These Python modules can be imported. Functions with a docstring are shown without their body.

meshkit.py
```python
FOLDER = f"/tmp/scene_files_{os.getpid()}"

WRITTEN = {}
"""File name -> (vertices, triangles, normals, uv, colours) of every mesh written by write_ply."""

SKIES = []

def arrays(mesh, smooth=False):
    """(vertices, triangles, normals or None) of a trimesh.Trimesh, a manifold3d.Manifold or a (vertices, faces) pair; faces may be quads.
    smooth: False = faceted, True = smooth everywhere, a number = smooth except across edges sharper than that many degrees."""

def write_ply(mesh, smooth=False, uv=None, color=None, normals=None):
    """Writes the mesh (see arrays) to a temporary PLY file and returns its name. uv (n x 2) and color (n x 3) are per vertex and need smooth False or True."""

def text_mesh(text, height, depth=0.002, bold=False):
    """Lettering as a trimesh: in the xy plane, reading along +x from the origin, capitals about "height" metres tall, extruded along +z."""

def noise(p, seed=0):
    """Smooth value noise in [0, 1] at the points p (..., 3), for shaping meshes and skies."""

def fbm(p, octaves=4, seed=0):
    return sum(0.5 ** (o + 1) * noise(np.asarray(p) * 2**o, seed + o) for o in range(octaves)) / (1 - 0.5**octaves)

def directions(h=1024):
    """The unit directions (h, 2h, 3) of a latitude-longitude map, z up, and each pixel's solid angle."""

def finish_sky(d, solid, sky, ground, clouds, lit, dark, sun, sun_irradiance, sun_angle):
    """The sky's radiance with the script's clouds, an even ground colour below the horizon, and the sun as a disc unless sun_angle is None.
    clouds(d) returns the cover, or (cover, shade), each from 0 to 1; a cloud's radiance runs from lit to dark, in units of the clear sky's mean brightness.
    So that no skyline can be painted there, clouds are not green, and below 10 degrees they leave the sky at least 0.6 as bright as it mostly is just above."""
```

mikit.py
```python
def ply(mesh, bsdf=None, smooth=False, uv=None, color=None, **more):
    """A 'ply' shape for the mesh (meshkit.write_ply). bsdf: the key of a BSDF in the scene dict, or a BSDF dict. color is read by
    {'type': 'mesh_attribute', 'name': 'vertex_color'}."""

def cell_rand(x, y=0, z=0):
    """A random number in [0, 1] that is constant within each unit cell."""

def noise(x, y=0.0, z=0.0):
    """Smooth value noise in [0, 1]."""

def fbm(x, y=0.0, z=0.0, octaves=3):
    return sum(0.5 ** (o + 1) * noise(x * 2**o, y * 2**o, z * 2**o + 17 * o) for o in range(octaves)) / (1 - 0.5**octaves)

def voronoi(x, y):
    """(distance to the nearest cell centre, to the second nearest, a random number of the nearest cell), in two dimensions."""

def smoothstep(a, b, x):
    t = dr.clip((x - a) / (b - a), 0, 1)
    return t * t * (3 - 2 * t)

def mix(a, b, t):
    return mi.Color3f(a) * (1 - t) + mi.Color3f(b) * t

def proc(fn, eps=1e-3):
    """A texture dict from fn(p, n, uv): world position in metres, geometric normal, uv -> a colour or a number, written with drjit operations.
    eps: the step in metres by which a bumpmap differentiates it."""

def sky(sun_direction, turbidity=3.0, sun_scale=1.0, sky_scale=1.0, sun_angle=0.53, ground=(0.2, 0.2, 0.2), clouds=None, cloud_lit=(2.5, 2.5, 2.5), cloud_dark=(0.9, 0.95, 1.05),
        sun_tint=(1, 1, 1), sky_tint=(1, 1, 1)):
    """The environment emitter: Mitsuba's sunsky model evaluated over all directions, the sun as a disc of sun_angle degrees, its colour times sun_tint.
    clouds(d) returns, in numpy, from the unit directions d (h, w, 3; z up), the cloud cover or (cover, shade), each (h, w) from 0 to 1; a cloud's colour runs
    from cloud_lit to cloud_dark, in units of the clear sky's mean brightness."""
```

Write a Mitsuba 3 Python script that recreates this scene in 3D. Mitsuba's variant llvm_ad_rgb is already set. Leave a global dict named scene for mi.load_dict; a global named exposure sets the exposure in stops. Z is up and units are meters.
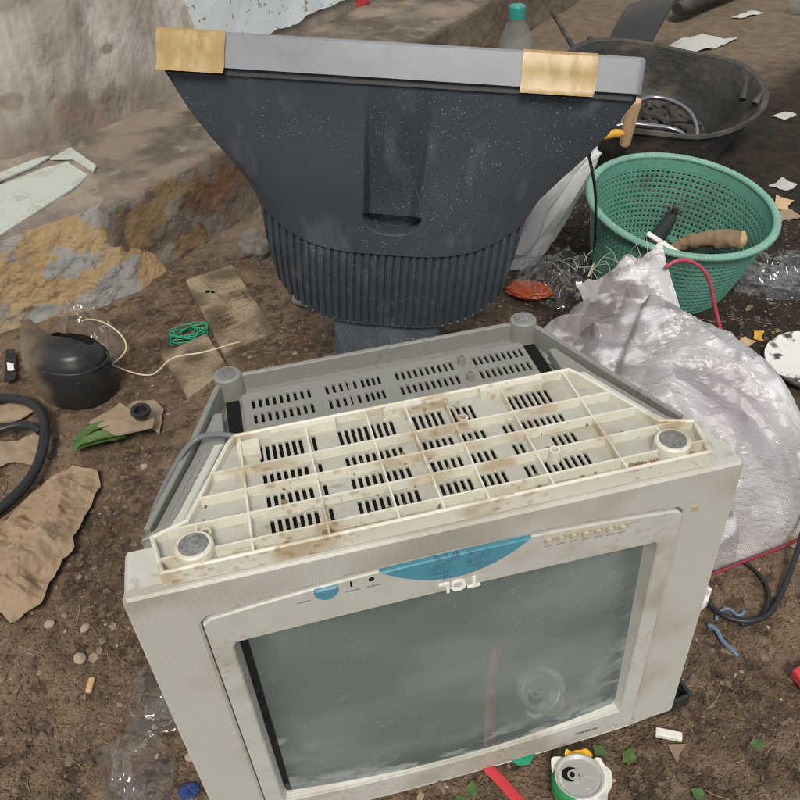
import math, random
import numpy as np, trimesh, shapely, manifold3d as m3
import mitsuba as mi, drjit as dr
import mikit, meshkit
from mikit import proc, fbm, noise, voronoi, smoothstep, mix, cell_rand
from shapely.geometry import Polygon
from scipy.spatial import Delaunay

# ------------------------------------------------------------------ camera, sky, exposure
T = mi.ScalarTransform4f
CAM = np.array([-0.146, -0.514, 1.085])
FWD = np.array([0.1515, 0.7633, -0.6280])
UP = np.array([0.1920, 0.6010, 0.7760])
scene = {'type': 'scene'}
scene['camera'] = {'type': 'perspective', 'fov': 53.13, 'near_clip': 0.05, 'far_clip': 200.0,
                   'to_world': T().look_at(origin=CAM.tolist(), target=(CAM + FWD).tolist(), up=UP.tolist())}
scene['sky'] = mikit.sky((-0.14, -0.62, 0.75), turbidity=3, sun_scale=0.30, sun_angle=20, ground=(0.12, 0.10, 0.08),
                         clouds=lambda d: 1.0, cloud_lit=(0.94, 1.0, 1.07), sun_tint=(0.90, 1.0, 1.13))
exposure = 2.85
labels = {}
H, GZ = 0.489, -0.022
rng = np.random.default_rng(7)

# ------------------------------------------------------------------ materials
def two(b): return {'type': 'twosided', 'bsdf': b}
def prin(col, rough=0.5, **k): return {'type': 'principled', 'base_color': col, 'roughness': rough, 'specular': k.pop('specular', 0.4), **k}
def rgb(*c): return {'type': 'rgb', 'value': list(c)}
def mat(name, b, bump=None, scale=1.0, eps=1e-3):
    if bump is not None: b = {'type': 'bumpmap', 'arbitrary': proc(bump, eps), 'scale': scale, 'bsdf': b}
    scene['m_' + name] = two(b)
def plain(name, c, rough=0.5, **k): mat(name, prin(rgb(*c), rough, **k))
def grime(base, dirt, f=9.0, amt=0.55, speck=0.35, lo=0.5, hi=0.75):
    def fn(p, n, uv):
        w = smoothstep(lo, hi, fbm(p.x * f + 3.1, p.y * f, p.z * f, 4)) * amt
        w2 = smoothstep(0.62, 0.8, noise(p.x * 170, p.y * 170, p.z * 170)) * smoothstep(0.4, 0.7, noise(p.x * 14, p.y * 14, p.z * 14 + 5)) * speck
        c = mix(base, dirt, dr.clip(w + w2, 0, 1))
        return c * (0.93 + 0.14 * fbm(p.x * 40, p.y * 40, p.z * 40, 3))
    return fn

mat('grey_shell', prin(proc(grime((0.46, 0.46, 0.425), (0.25, 0.22, 0.17), 7)), 0.42))
def plate_col(p, n, uv):
    c = plate_base(p, n, uv); m = smoothstep(0.50, 0.66, fbm(p.x * 24, p.y * 60, 3.0, 4))
    row = dr.maximum(smoothstep(0.030, 0.008, p.y), smoothstep(0.012, 0.0, dr.minimum(dr.minimum(dr.abs(p.y - 0.028), dr.abs(p.y - 0.064)), dr.minimum(dr.abs(p.y - 0.099), dr.abs(p.y - 0.133)))) * 0.6)
    return mix(c, (0.13, 0.095, 0.06), m * (0.10 + 0.7 * row))
plate_base = grime((0.39, 0.385, 0.34), (0.23, 0.19, 0.135), 13, 0.5, 0.55, 0.50, 0.8)
mat('cream_plate', prin(proc(plate_col), 0.42))
mat('cream_rib', prin(proc(grime((0.60, 0.58, 0.505), (0.36, 0.27, 0.16), 26, 0.75, 0.5, 0.48, 0.75)), 0.4))
mat('rear_grey', prin(proc(grime((0.215, 0.217, 0.20), (0.125, 0.112, 0.09), 10, 0.6, 0.5)), 0.5))
def dots(p, n, uv):
    a, k = (p.x + p.z) / 0.0031, (p.x - p.z) / 0.0031
    return dr.sin(a * 3.14159) * dr.sin(k * 3.14159) * dr.select(dr.abs(n.y) > 0.95, 1.0, 0.0)
def front_col(p, n, uv):
    w = smoothstep(0.47, 0.75, fbm(p.x * 6 + 9, p.y * 6, p.z * 6, 4)) * 0.45
    h = smoothstep(0.35, 0.9, dr.sin((p.x + p.z) / 0.0031 * 3.14159) * dr.sin((p.x - p.z) / 0.0031 * 3.14159))
    c = mix((0.47, 0.465, 0.43), (0.27, 0.23, 0.17), w * 1.4)
    return c * (1 - 0.20 * h * dr.select(dr.abs(n.y) > 0.95, 1.0, 0.0))
mat('front_perforated', prin(proc(front_col), 0.45), dots, 0.00035, 2e-4)
mat('front_smooth', prin(proc(grime((0.46, 0.458, 0.425), (0.27, 0.235, 0.18), 9, 0.6, 0.3)), 0.38))
def glass_col(p, n, uv):
    d = fbm(p.x * 5, p.y * 5, p.z * 8 + 2, 4)
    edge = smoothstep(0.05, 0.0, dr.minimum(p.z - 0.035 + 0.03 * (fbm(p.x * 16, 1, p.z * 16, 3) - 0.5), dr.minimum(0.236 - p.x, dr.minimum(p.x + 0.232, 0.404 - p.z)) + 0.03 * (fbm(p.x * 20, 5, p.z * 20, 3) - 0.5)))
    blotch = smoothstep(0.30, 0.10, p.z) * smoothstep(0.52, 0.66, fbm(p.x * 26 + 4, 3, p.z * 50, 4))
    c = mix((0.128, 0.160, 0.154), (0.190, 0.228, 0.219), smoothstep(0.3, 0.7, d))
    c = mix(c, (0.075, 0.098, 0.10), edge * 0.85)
    a = p.x * 0.8 + p.z * 0.6
    k = p.z * 0.8 - p.x * 0.6
    scratch = smoothstep(0.80, 0.86, noise(a * 34, k * 420, 3.0)) * smoothstep(0.62, 0.75, noise(p.x * 13, p.z * 13, 8.0))
    speck = smoothstep(0.84, 0.92, noise(p.x * 300, 2.0, p.z * 300)) * smoothstep(0.52, 0.68, fbm(p.x * 19, 7.0, p.z * 19, 3))
    smear = smoothstep(0.50, 0.68, fbm(p.x * 30 + 7, 8, p.z * 22, 5)) * smoothstep(0.48, 0.64, fbm(p.x * 7, 5, p.z * 7 + 3, 3)) * 0.35
    c = mix(c, (0.40, 0.43, 0.43), dr.clip(edge * blotch * 0.5 + scratch * 0.12 + speck * 0.22 + smear * 0.8 * smoothstep(0.22, 0.06, p.z), 0, 1))
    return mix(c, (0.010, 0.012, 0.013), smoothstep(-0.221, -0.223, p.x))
def glass_rough(p, n, uv): return 0.02 + 0.10 * smoothstep(0.54, 0.70, fbm(p.x * 12, 2, p.z * 12, 4))
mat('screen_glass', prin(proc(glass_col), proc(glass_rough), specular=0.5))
def blue_col(p, n, uv):
    s = smoothstep(0.5, 0.62, noise(p.x * 1100, p.z * 1100, 1)) * smoothstep(0.05, 0.02, dr.abs(p.x - 0.005)) * smoothstep(0.42, 0.55, fbm(p.x * 60, p.z * 80, 4, 3))
    return mix((0.075, 0.245, 0.335), (0.04, 0.07, 0.09), s * 0.6)
mat('blue_plastic', prin(proc(blue_col), 0.3))
plain('white_letter', (0.78, 0.78, 0.76), 0.3)
plain('print_grey', (0.16, 0.15, 0.14), 0.6)
plain('button_tan', (0.40, 0.33, 0.22), 0.5)
plain('black_inside', (0.012, 0.012, 0.012), 0.9, specular=0.1)
def rub(p, n, uv): return mix((0.10, 0.105, 0.105), (0.22, 0.22, 0.21), fbm(p.x * 60, p.y * 60, p.z * 60, 3)) * (0.7 + 0.6 * noise(p.x * 420, p.y * 420, 3))
mat('rubber_pad', prin(proc(rub), 0.8))
def dark_tv(p, n, uv):
    c = mix((0.032, 0.041, 0.054), (0.062, 0.073, 0.088), fbm(p.x * 5, p.y * 5, p.z * 5, 4))
    c = mix(c, (0.13, 0.14, 0.155), smoothstep(0.55, 0.8, fbm(p.x * 34 + 5, p.y * 8, p.z * 12, 5)) * 0.4)
    sp = 0.0
    for f, th, o in ((420.0, 0.97, 0.0), (260.0, 0.975, 40.0), (650.0, 0.97, 90.0)):
        d1, d2, r = voronoi(p.x * f + o, (p.y * 0.5 - p.z * 1.1) * f)
        sp = sp + smoothstep(0.26, 0.16, d1) * dr.select(r > th, 1.0, 0.0)
    return mix(c, (0.45, 0.46, 0.48), dr.clip(sp * smoothstep(0.35, 0.6, fbm(p.x * 8, p.y * 8, p.z * 8 + 3, 2)), 0, 1) * 0.9)
mat('dark_plastic', prin(proc(dark_tv), 0.5))
mat('dark_ribbed', prin(proc(dark_tv), 0.5))
mat('silver_plastic', prin(proc(grime((0.225, 0.24, 0.27), (0.17, 0.175, 0.185), 9, 0.5, 0.1)), 0.35, metallic=0.15))
plain('seam_black', (0.02, 0.022, 0.026), 0.5)
def tape_col(p, n, uv): return mix((0.33, 0.22, 0.085), (0.41, 0.295, 0.14), smoothstep(0.4, 0.7, fbm(p.x * 70, p.y * 70, p.z * 30, 3)))
mat('tan_tape', prin(proc(tape_col), 0.32))
def soil(p, n, uv):
    a = fbm(p.x * 3.1, p.y * 3.1, 1.0, 4)
    b = fbm(p.x * 26, p.y * 26, 2.0, 4)
    c = mix((0.078, 0.052, 0.035), (0.170, 0.120, 0.083), smoothstep(0.3, 0.7, a * 0.5 + b * 0.5))
    c = mix(c, (0.20, 0.15, 0.105), smoothstep(0.58, 0.72, fbm(p.x * 110, p.y * 110, 9.0, 3)) * 0.5)
    c = c * (0.82 + 0.36 * noise(p.x * 430, p.y * 430, 2.0))
    c = mix(c, (0.030, 0.021, 0.016), smoothstep(0.58, 0.75, fbm(p.x * 45 + 7, p.y * 45, 4.0, 3)) * 0.6)
    wob = 0.25 * (fbm(p.x * 2.5, p.y * 2.5, 6.0, 4) - 0.5)
    dark_zone = smoothstep(0.34, 0.60, p.x + wob) * smoothstep(0.42, 0.80, p.y + wob)        # ground colour goes near black round the basket
    far = smoothstep(1.62, 2.1, p.y - 0.28 * p.x + wob * 2)
    c = mix(c, mix((0.009, 0.008, 0.0075), (0.032, 0.026, 0.023), b), dark_zone * 0.92 * (1 - far))
    return mix(c, mix((0.11, 0.088, 0.066), (0.19, 0.155, 0.12), b), far * 0.8)
def soil_h(p, n, uv): return fbm(p.x * 90, p.y * 90, 3.0, 4) + 0.45 * noise(p.x * 520, p.y * 520, 1.0) + 0.5 * smoothstep(0.55, 0.75, fbm(p.x * 200, p.y * 200, 5.0, 2))
mat('soil', prin(proc(soil), 0.85, specular=0.2), soil_h, 0.006, 1e-3)
def wall_col(p, n, uv):
    t = p.x * 0.70 + p.y * 0.72
    f = fbm(t * 3.0, p.z * 3.0, p.x, 5)
    st = fbm(t * 16.0, p.z * 1.8, 2.0, 4)
    c = mix((0.35, 0.305, 0.26), (0.60, 0.555, 0.51), smoothstep(0.34, 0.66, 0.55 * f + 0.45 * st))
    base = smoothstep(0.42, 0.20, p.z + 0.16 * (fbm(t * 9, p.z * 9, 4.0, 4) - 0.5))
    c = mix(c, (0.155, 0.115, 0.085), base * 0.75)
    for (sx, sz, r, k) in ((1.32, 0.421, 0.026, 0.75), (0.975, 0.355, 0.032, 0.6), (1.06, 0.62, 0.045, 0.5), (1.15, 0.29, 0.06, 0.6), (1.30, 0.27, 0.055, 0.6)):
        d = dr.sqrt(dr.square((t - sx) * 0.8) + dr.square((p.z - sz) * 1.3)) + 0.035 * (fbm(t * 26, p.z * 26, sx, 4) - 0.5)
        c = mix(c, (0.20, 0.155, 0.115), smoothstep(r * 1.25, r * 0.6, d) * k)
    drip = smoothstep(0.62, 0.74, fbm(t * 55, p.z * 4, 7.0, 3)) * smoothstep(0.5, 0.8, p.z)
    c = mix(c, (0.62, 0.60, 0.57), drip * 0.75 * smoothstep(1.55, 1.75, t))
    return c
mat('plaster', prin(proc(wall_col), 0.8, specular=0.2), lambda p, n, uv: fbm(p.x * 12 + p.y * 12, p.z * 12, p.y, 5), 0.02, 2e-3)
def paint_col(p, n, uv):
    t = p.x * 0.70 + p.y * 0.72
    ch = smoothstep(0.72, 0.76, fbm(t * 45, p.z * 60, 3.0, 5))
    return mix(mix((0.58, 0.67, 0.69), (0.66, 0.73, 0.735), fbm(t * 5, p.z * 5, 1.0, 3)), (0.33, 0.25, 0.18), ch)
mat('pale_paint', prin(proc(paint_col), 0.5))
def cement(p, n, uv):
    b = fbm(p.x * 9, p.y * 9, p.z * 9, 5)
    c = mix((0.085, 0.068, 0.053), (0.19, 0.158, 0.128), smoothstep(0.3, 0.7, b))
    c = mix(c, (0.30, 0.265, 0.225), smoothstep(0.56, 0.80, fbm(p.x * 26, p.y * 26, p.z * 26, 5)) * 0.4)
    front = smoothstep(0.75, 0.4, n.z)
    c = mix(c, (0.085, 0.058, 0.040), front * 0.55)  # shade painted into the upright front faces, parting them from the top
    yel = front * smoothstep(0.46, 0.52, fbm(p.x * 13 + 4, p.y * 13, p.z * 17, 5)) * smoothstep(-0.12, -0.34, p.x + 0.10 * (fbm(p.x * 14, p.y * 14, p.z * 14, 3) - 0.5))
    c = mix(c, (0.26, 0.17, 0.08), yel * 0.6)
    gry = front * smoothstep(0.54, 0.60, fbm(p.x * 10 + 14, p.y * 10, p.z * 10, 4)) * smoothstep(-0.10, -0.30, p.x)
    c = mix(c, (0.21, 0.205, 0.20), gry * 0.5)
    orange = front * smoothstep(0.40, 0.62, fbm(p.x * 9 + 2, p.y * 9, p.z * 9, 4))
    c = mix(c, (0.13, 0.058, 0.028), orange * 0.6 * smoothstep(0.35, 0.1, p.x) * smoothstep(-0.34, -0.2, p.x + 0.5 * (p.z - 0.1)))
    return c
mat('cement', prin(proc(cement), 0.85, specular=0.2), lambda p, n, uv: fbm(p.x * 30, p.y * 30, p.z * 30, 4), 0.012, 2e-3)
def ochre(p, n, uv):
    b = fbm(p.x * 9, p.y * 9, p.z * 9, 5)
    c = mix((0.14, 0.115, 0.095), (0.25, 0.215, 0.18), smoothstep(0.3, 0.7, b))
    front = smoothstep(0.93, 0.75, n.z + 0.10 * (fbm(p.x * 40, p.y * 40, p.z * 40, 3) - 0.5))
    yel = front * smoothstep(0.40, 0.45, fbm(p.x * 7 + 1, p.y * 7, p.z * 9, 5))
    c = mix(c, mix((0.27, 0.175, 0.08), (0.39, 0.285, 0.155), b), yel * 0.9)
    grey = front * smoothstep(0.50, 0.56, fbm(p.x * 8 + 8, p.y * 8, p.z * 10, 5))
    c = mix(c, (0.25, 0.25, 0.255), grey * 0.9)
    return mix(c, (0.12, 0.08, 0.05), smoothstep(0.66, 0.8, fbm(p.x * 50, p.y * 50, p.z * 50, 3)) * 0.6)
mat('ochre_plaster', prin(proc(ochre), 0.85, specular=0.2), lambda p, n, uv: fbm(p.x * 35, p.y * 35, p.z * 35, 4), 0.016, 2e-3)
mat('white_tile', prin(proc(grime((0.42, 0.455, 0.42), (0.26, 0.24, 0.20), 20, 0.4, 0.4)), 0.3))
mat('green_plastic', prin(proc(grime((0.095, 0.262, 0.205), (0.08, 0.145, 0.11), 11, 0.6, 0.5)), 0.45))
mat('green_rim', prin(proc(grime((0.175, 0.35, 0.29), (0.12, 0.225, 0.18), 10, 0.6, 0.5)), 0.4))
def tubc(p, n, uv): return mix(mix((0.022, 0.022, 0.023), (0.065, 0.062, 0.058), fbm(p.x * 9, p.y * 9, p.z * 14, 4)), (0.11, 0.088, 0.064), smoothstep(0.5, 0.75, fbm(p.x * 13, p.y * 13, p.z * 13, 4)) * 0.8)
mat('black_rubber', prin(proc(tubc), 0.55), lambda p, n, uv: fbm(p.x * 60, p.y * 60, p.z * 60, 3), 0.003)
plain('black_plastic', (0.022, 0.024, 0.027), 0.32)
plain('black_cable', (0.018, 0.02, 0.024), 0.38)
def dusty_black(p, n, uv): return mix((0.014, 0.016, 0.019), (0.15, 0.115, 0.08), smoothstep(-0.60, -0.67, p.x + 0.10 * (fbm(p.x * 15, p.y * 15, p.z * 15, 3) - 0.5)) * 0.85 + 0.1 * fbm(p.x * 40, p.y * 40, p.z * 40, 3))
mat('dusty_black', prin(proc(dusty_black), 0.33))
plain('chrome', (0.30, 0.29, 0.31), 0.25, metallic=0.9)
plain('yellow_plastic', (0.60, 0.32, 0.04), 0.4)
def wovenh(p, n, uv): return dr.sin(uv.x * 2300) * 0.12 + dr.sin(uv.y * 2300) * 0.12 + 5.0 * dr.abs(fbm(uv.x * 55, uv.y * 40, 2.0, 4) - 0.5) + 4.0 * dr.abs(noise(uv.x * 90 + uv.y * 50, uv.y * 110, 5.0) - 0.5)
def woven(p, n, uv):
    a = fbm(p.x * 7, p.y * 7, p.z * 7, 4)
    c = mix((0.40, 0.382, 0.40), (0.60, 0.59, 0.61), smoothstep(0.35, 0.65, a))
    k1, k2, kr = voronoi(p.x * 9 + 2 + 0.3 * fbm(p.x * 12, p.y * 12, 1.0, 2), p.y * 6.5 + 1)
    c = c * (0.50 + 0.66 * kr)
    a2 = p.x * 0.75 - p.y * 0.66
    b2 = p.x * 0.66 + p.y * 0.75
    see = (0.35 + 0.65 * smoothstep(0.44, 0.60, fbm(a2 * 40, b2 * 8, p.z * 6, 4))) * smoothstep(0.00, -0.03, a2 + 0.02) * smoothstep(-0.155, -0.125, a2)
    c = mix(c, (0.20, 0.155, 0.165), see * 0.8)
    c = mix(c, (0.33, 0.285, 0.32), smoothstep(0.55, 0.75, fbm(p.x * 5 + 4, p.y * 5, p.z * 5, 4)) * 0.7)
    c = mix(c, (0.80, 0.79, 0.84), smoothstep(0.54, 0.66, fbm(p.x * 14 + 2, p.y * 18, p.z * 14, 5)) * 0.8)  # white patches painted into the cloth colour as highlights
    return c * (0.90 + 0.10 * dr.sin(uv.x * 1500) + 0.06 * dr.sin(uv.y * 1500))
mat('woven_sack', prin(proc(woven), 0.2, specular=0.7, metallic=0.12), wovenh, 0.0007, 3e-4)
plain('red_plastic', (0.52, 0.045, 0.055), 0.35)
plain('pink_wire', (0.38, 0.055, 0.085), 0.4)
plain('dark_red', (0.22, 0.025, 0.045), 0.5)
plain('dull_white', (0.42, 0.41, 0.39), 0.5)
plain('white_plastic', (0.70, 0.69, 0.66), 0.4)
def paperc(p, n, uv): return mix((0.23, 0.16, 0.105), (0.36, 0.27, 0.185), fbm(p.x * 14, p.y * 14, p.z * 14, 4))
mat('brown_paper', prin(proc(paperc), 0.75, specular=0.2), lambda p, n, uv: fbm(p.x * 45, p.y * 45, p.z * 45, 4), 0.006)
def cardc(p, n, uv): return mix((0.23, 0.17, 0.12), (0.34, 0.265, 0.195), fbm(p.x * 20, p.y * 20, p.z * 20, 4))
mat('card_board', prin(proc(cardc), 0.8, specular=0.2))
def boardc(p, n, uv): return mix((0.10, 0.075, 0.05), (0.27, 0.215, 0.15), smoothstep(0.3, 0.7, fbm(p.x * 16, p.y * 16, p.z * 16, 5))) * (0.8 + 0.4 * noise(p.x * 260, p.y * 260, 1))
mat('old_board', prin(proc(boardc), 0.75, specular=0.25))
mat('leaf_green', prin(proc(lambda p, n, uv: mix((0.035, 0.08, 0.018), (0.085, 0.145, 0.042), fbm(p.x * 60, p.y * 60, 1.0, 3))), 0.5))
plain('green_wire', (0.02, 0.27, 0.15), 0.4)
plain('cream_wire', (0.55, 0.47, 0.33), 0.5)
plain('blue_plastic_bit', (0.02, 0.045, 0.17), 0.7)
plain('steel_blue', (0.12, 0.19, 0.27), 0.35)
plain('old_cable', (0.14, 0.14, 0.155), 0.45)
plain('aluminium', (0.60, 0.59, 0.56), 0.3, metallic=0.55)
plain('can_white', (0.66, 0.65, 0.60), 0.35)
plain('can_green', (0.03, 0.30, 0.09), 0.35)
plain('can_yellow', (0.75, 0.42, 0.02), 0.4)
plain('orange_foil', (0.38, 0.07, 0.02), 0.25)
plain('teal_cap', (0.03, 0.24, 0.22), 0.35)
mat('pebble', prin(proc(lambda p, n, uv: mix((0.085, 0.060, 0.042), (0.25, 0.19, 0.138), dr.power(noise(p.x * 75, p.y * 75, 1.0), 2.5))), 0.85))
mat('speck_cement', prin(proc(grime((0.16, 0.145, 0.125), (0.09, 0.07, 0.055), 25, 0.7, 0.5)), 0.85))
plain('pale_stone', (0.31, 0.255, 0.195), 0.85)
def woodc(p, n, uv): return mix((0.13, 0.09, 0.055), (0.30, 0.21, 0.13), fbm(p.x * 30, p.y * 90, p.z * 30, 4))
mat('old_wood', prin(proc(woodc), 0.75))
plain('tan_wood', (0.50, 0.34, 0.19), 0.6)
scene['m_clear_film'] = {'type': 'blendbsdf', 'weight': {'type': 'mesh_attribute', 'name': 'vertex_color'}, 'bsdf_0': {'type': 'thindielectric', 'int_ior': 1.5}, 'bsdf_1': two(prin(rgb(0.62, 0.66, 0.65), 0.2))}
scene['m_milky_film'] = {'type': 'blendbsdf', 'weight': 0.72, 'bsdf_0': {'type': 'thindielectric', 'int_ior': 1.4}, 'bsdf_1': two(prin(rgb(0.66, 0.68, 0.70), 0.3))}
scene['m_bottle_plastic'] = {'type': 'blendbsdf', 'weight': 0.12, 'bsdf_0': {'type': 'thindielectric', 'int_ior': 1.5}, 'bsdf_1': two(prin(rgb(0.55, 0.64, 0.62), 0.15))}

# ------------------------------------------------------------------ helpers
def add(key, mesh, bsdf, smooth=32, label=None, cat=None, group=None, kind=None, uv=None):
    base, k = key, 1
    while key in scene: key = f'{base}_{k:03d}'; k += 1
    scene[key] = mikit.ply(mesh, 'm_' + bsdf if isinstance(bsdf, str) else bsdf, smooth, uv=uv)
    tag(key, label, cat, group, kind)
    return key
def tag(key, label=None, cat=None, group=None, kind=None):
    d = {k: v for k, v in dict(label=label, category=cat, group=group, kind=kind).items() if v}
    if d: labels[key] = d
def cat(*ms): return trimesh.util.concatenate(list(ms))
def box(x0, x1, y0, y1, z0, z1):
    m = trimesh.creation.box((x1 - x0, y1 - y0, z1 - z0)); m.apply_translation(((x0 + x1) / 2, (y0 + y1) / 2, (z0 + z1) / 2)); return m
def rbox(sx, sy, sz, r=0.004):
    s = m3.Manifold.sphere(r, 10)
    m = m3.Manifold.batch_hull([s.translate((a * (sx / 2 - r), b * (sy / 2 - r), c * (sz / 2 - r))) for a in (-1, 1) for b in (-1, 1) for c in (-1, 1)])
    return tm(m)
def tm(m):
    g = m.to_mesh(); return trimesh.Trimesh(np.array(g.vert_properties[:, :3], float), np.array(g.tri_verts), process=True)
def place(m, loc, rz=0, rx=0, ry=0):
    m = m.copy(); m.apply_transform(trimesh.transformations.euler_matrix(rx, ry, rz, 'sxyz')); m.apply_translation(loc); return m
def frame(m, o, ex, ey, ez):
    m = m.copy(); M = np.eye(4); M[:3, 0], M[:3, 1], M[:3, 2], M[:3, 3] = ex, ey, ez, o; m.apply_transform(M)
    if np.linalg.det(M[:3, :3]) < 0: m.invert()
    return m
def off(pts, d):
    pts = np.asarray(pts, float); a = np.roll(pts, 1, 0); b = np.roll(pts, -1, 0)
    n = lambda e: np.stack([-e[:, 1], e[:, 0]], 1) / np.maximum(np.linalg.norm(e, axis=1, keepdims=True), 1e-12)
    n1, n2 = n(pts - a), n(b - pts)
    m = n1 + n2; m /= np.maximum((m * n1).sum(1, keepdims=True), 0.3)
    return pts + m * d
def ccw(p):
    p = np.asarray(p, float); s = np.sum(p[:, 0] * np.roll(p[:, 1], -1) - np.roll(p[:, 0], -1) * p[:, 1]); return p if s > 0 else p[::-1]
def plate(outer, holes, t, b=0.0):
    """Slab in the xy plane from z=0 (chamfered face, b) to z=t."""
    outer = ccw(outer); holes = [ccw(h) for h in holes]
    parts = []
    def cap(o, hs, z, flip):
        v, f = trimesh.creation.triangulate_polygon(Polygon(o, hs), engine='earcut')
        parts.append(trimesh.Trimesh(np.c_[v, np.full(len(v), z)], f[:, ::-1] if flip else f, process=False))
    def band(r0, z0, r1, z1, flip):
        n = len(r0); v = np.vstack([np.c_[r0, np.full(n, z0)], np.c_[r1, np.full(n, z1)]]); i = np.arange(n); j = (i + 1) % n
        f = np.vstack([np.c_[i, j, j + n], np.c_[i, j + n, i + n]])
        parts.append(trimesh.Trimesh(v, f[:, ::-1] if flip else f, process=False))
    cap(off(outer, b) if b else outer, [off(h, -b) if b else h for h in holes], 0, True)
    cap(outer, holes, t, False)
    for r, hole in [(outer, False)] + [(h, True) for h in holes]:
        if b: band(off(r, -b if hole else b), 0, r, b, hole)
        band(r, b, r, t, hole)
    m = cat(*parts); m.merge_vertices(); return m
def rrect(x0, x1, y0, y1, r=0.004, n=4):
    out = []
    for cx, cy, a in ((x1 - r, y0 + r, -90), (x1 - r, y1 - r, 0), (x0 + r, y1 - r, 90), (x0 + r, y0 + r, 180)):
        for k in range(n + 1):
            t = math.radians(a + 90 * k / n); out.append((cx + r * math.cos(t), cy + r * math.sin(t)))
    return out
def loft(rings, cap=True):
    rings = [np.asarray(r, float) for r in rings]; n = len(rings[0]); v = np.vstack(rings); f = []
    i = np.arange(n); j = (i + 1) % n
    for k in range(len(rings) - 1):
        f.append(np.c_[i + k * n, j + k * n, j + (k + 1) * n]); f.append(np.c_[i + k * n, j + (k + 1) * n, i + (k + 1) * n])
    if cap:
        for k, fl in ((0, True), (len(rings) - 1, False)):
            c = len(v); v = np.vstack([v, rings[k].mean(0)])
            t = np.c_[i + k * n, j + k * n, np.full(n, c)]; f.append(t[:, ::-1] if fl else t)
    m = trimesh.Trimesh(v, np.vstack(f), process=False)
    if cap and m.volume < 0: m.invert()
    return m
def spline(pts, n=60):
    pts = np.asarray(pts, float); t = np.r_[0, np.cumsum(np.linalg.norm(np.diff(pts, axis=0), axis=1))]
    from scipy.interpolate import PchipInterpolator, CubicSpline
    return CubicSpline(t, pts)(np.linspace(0, t[-1], n))
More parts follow.
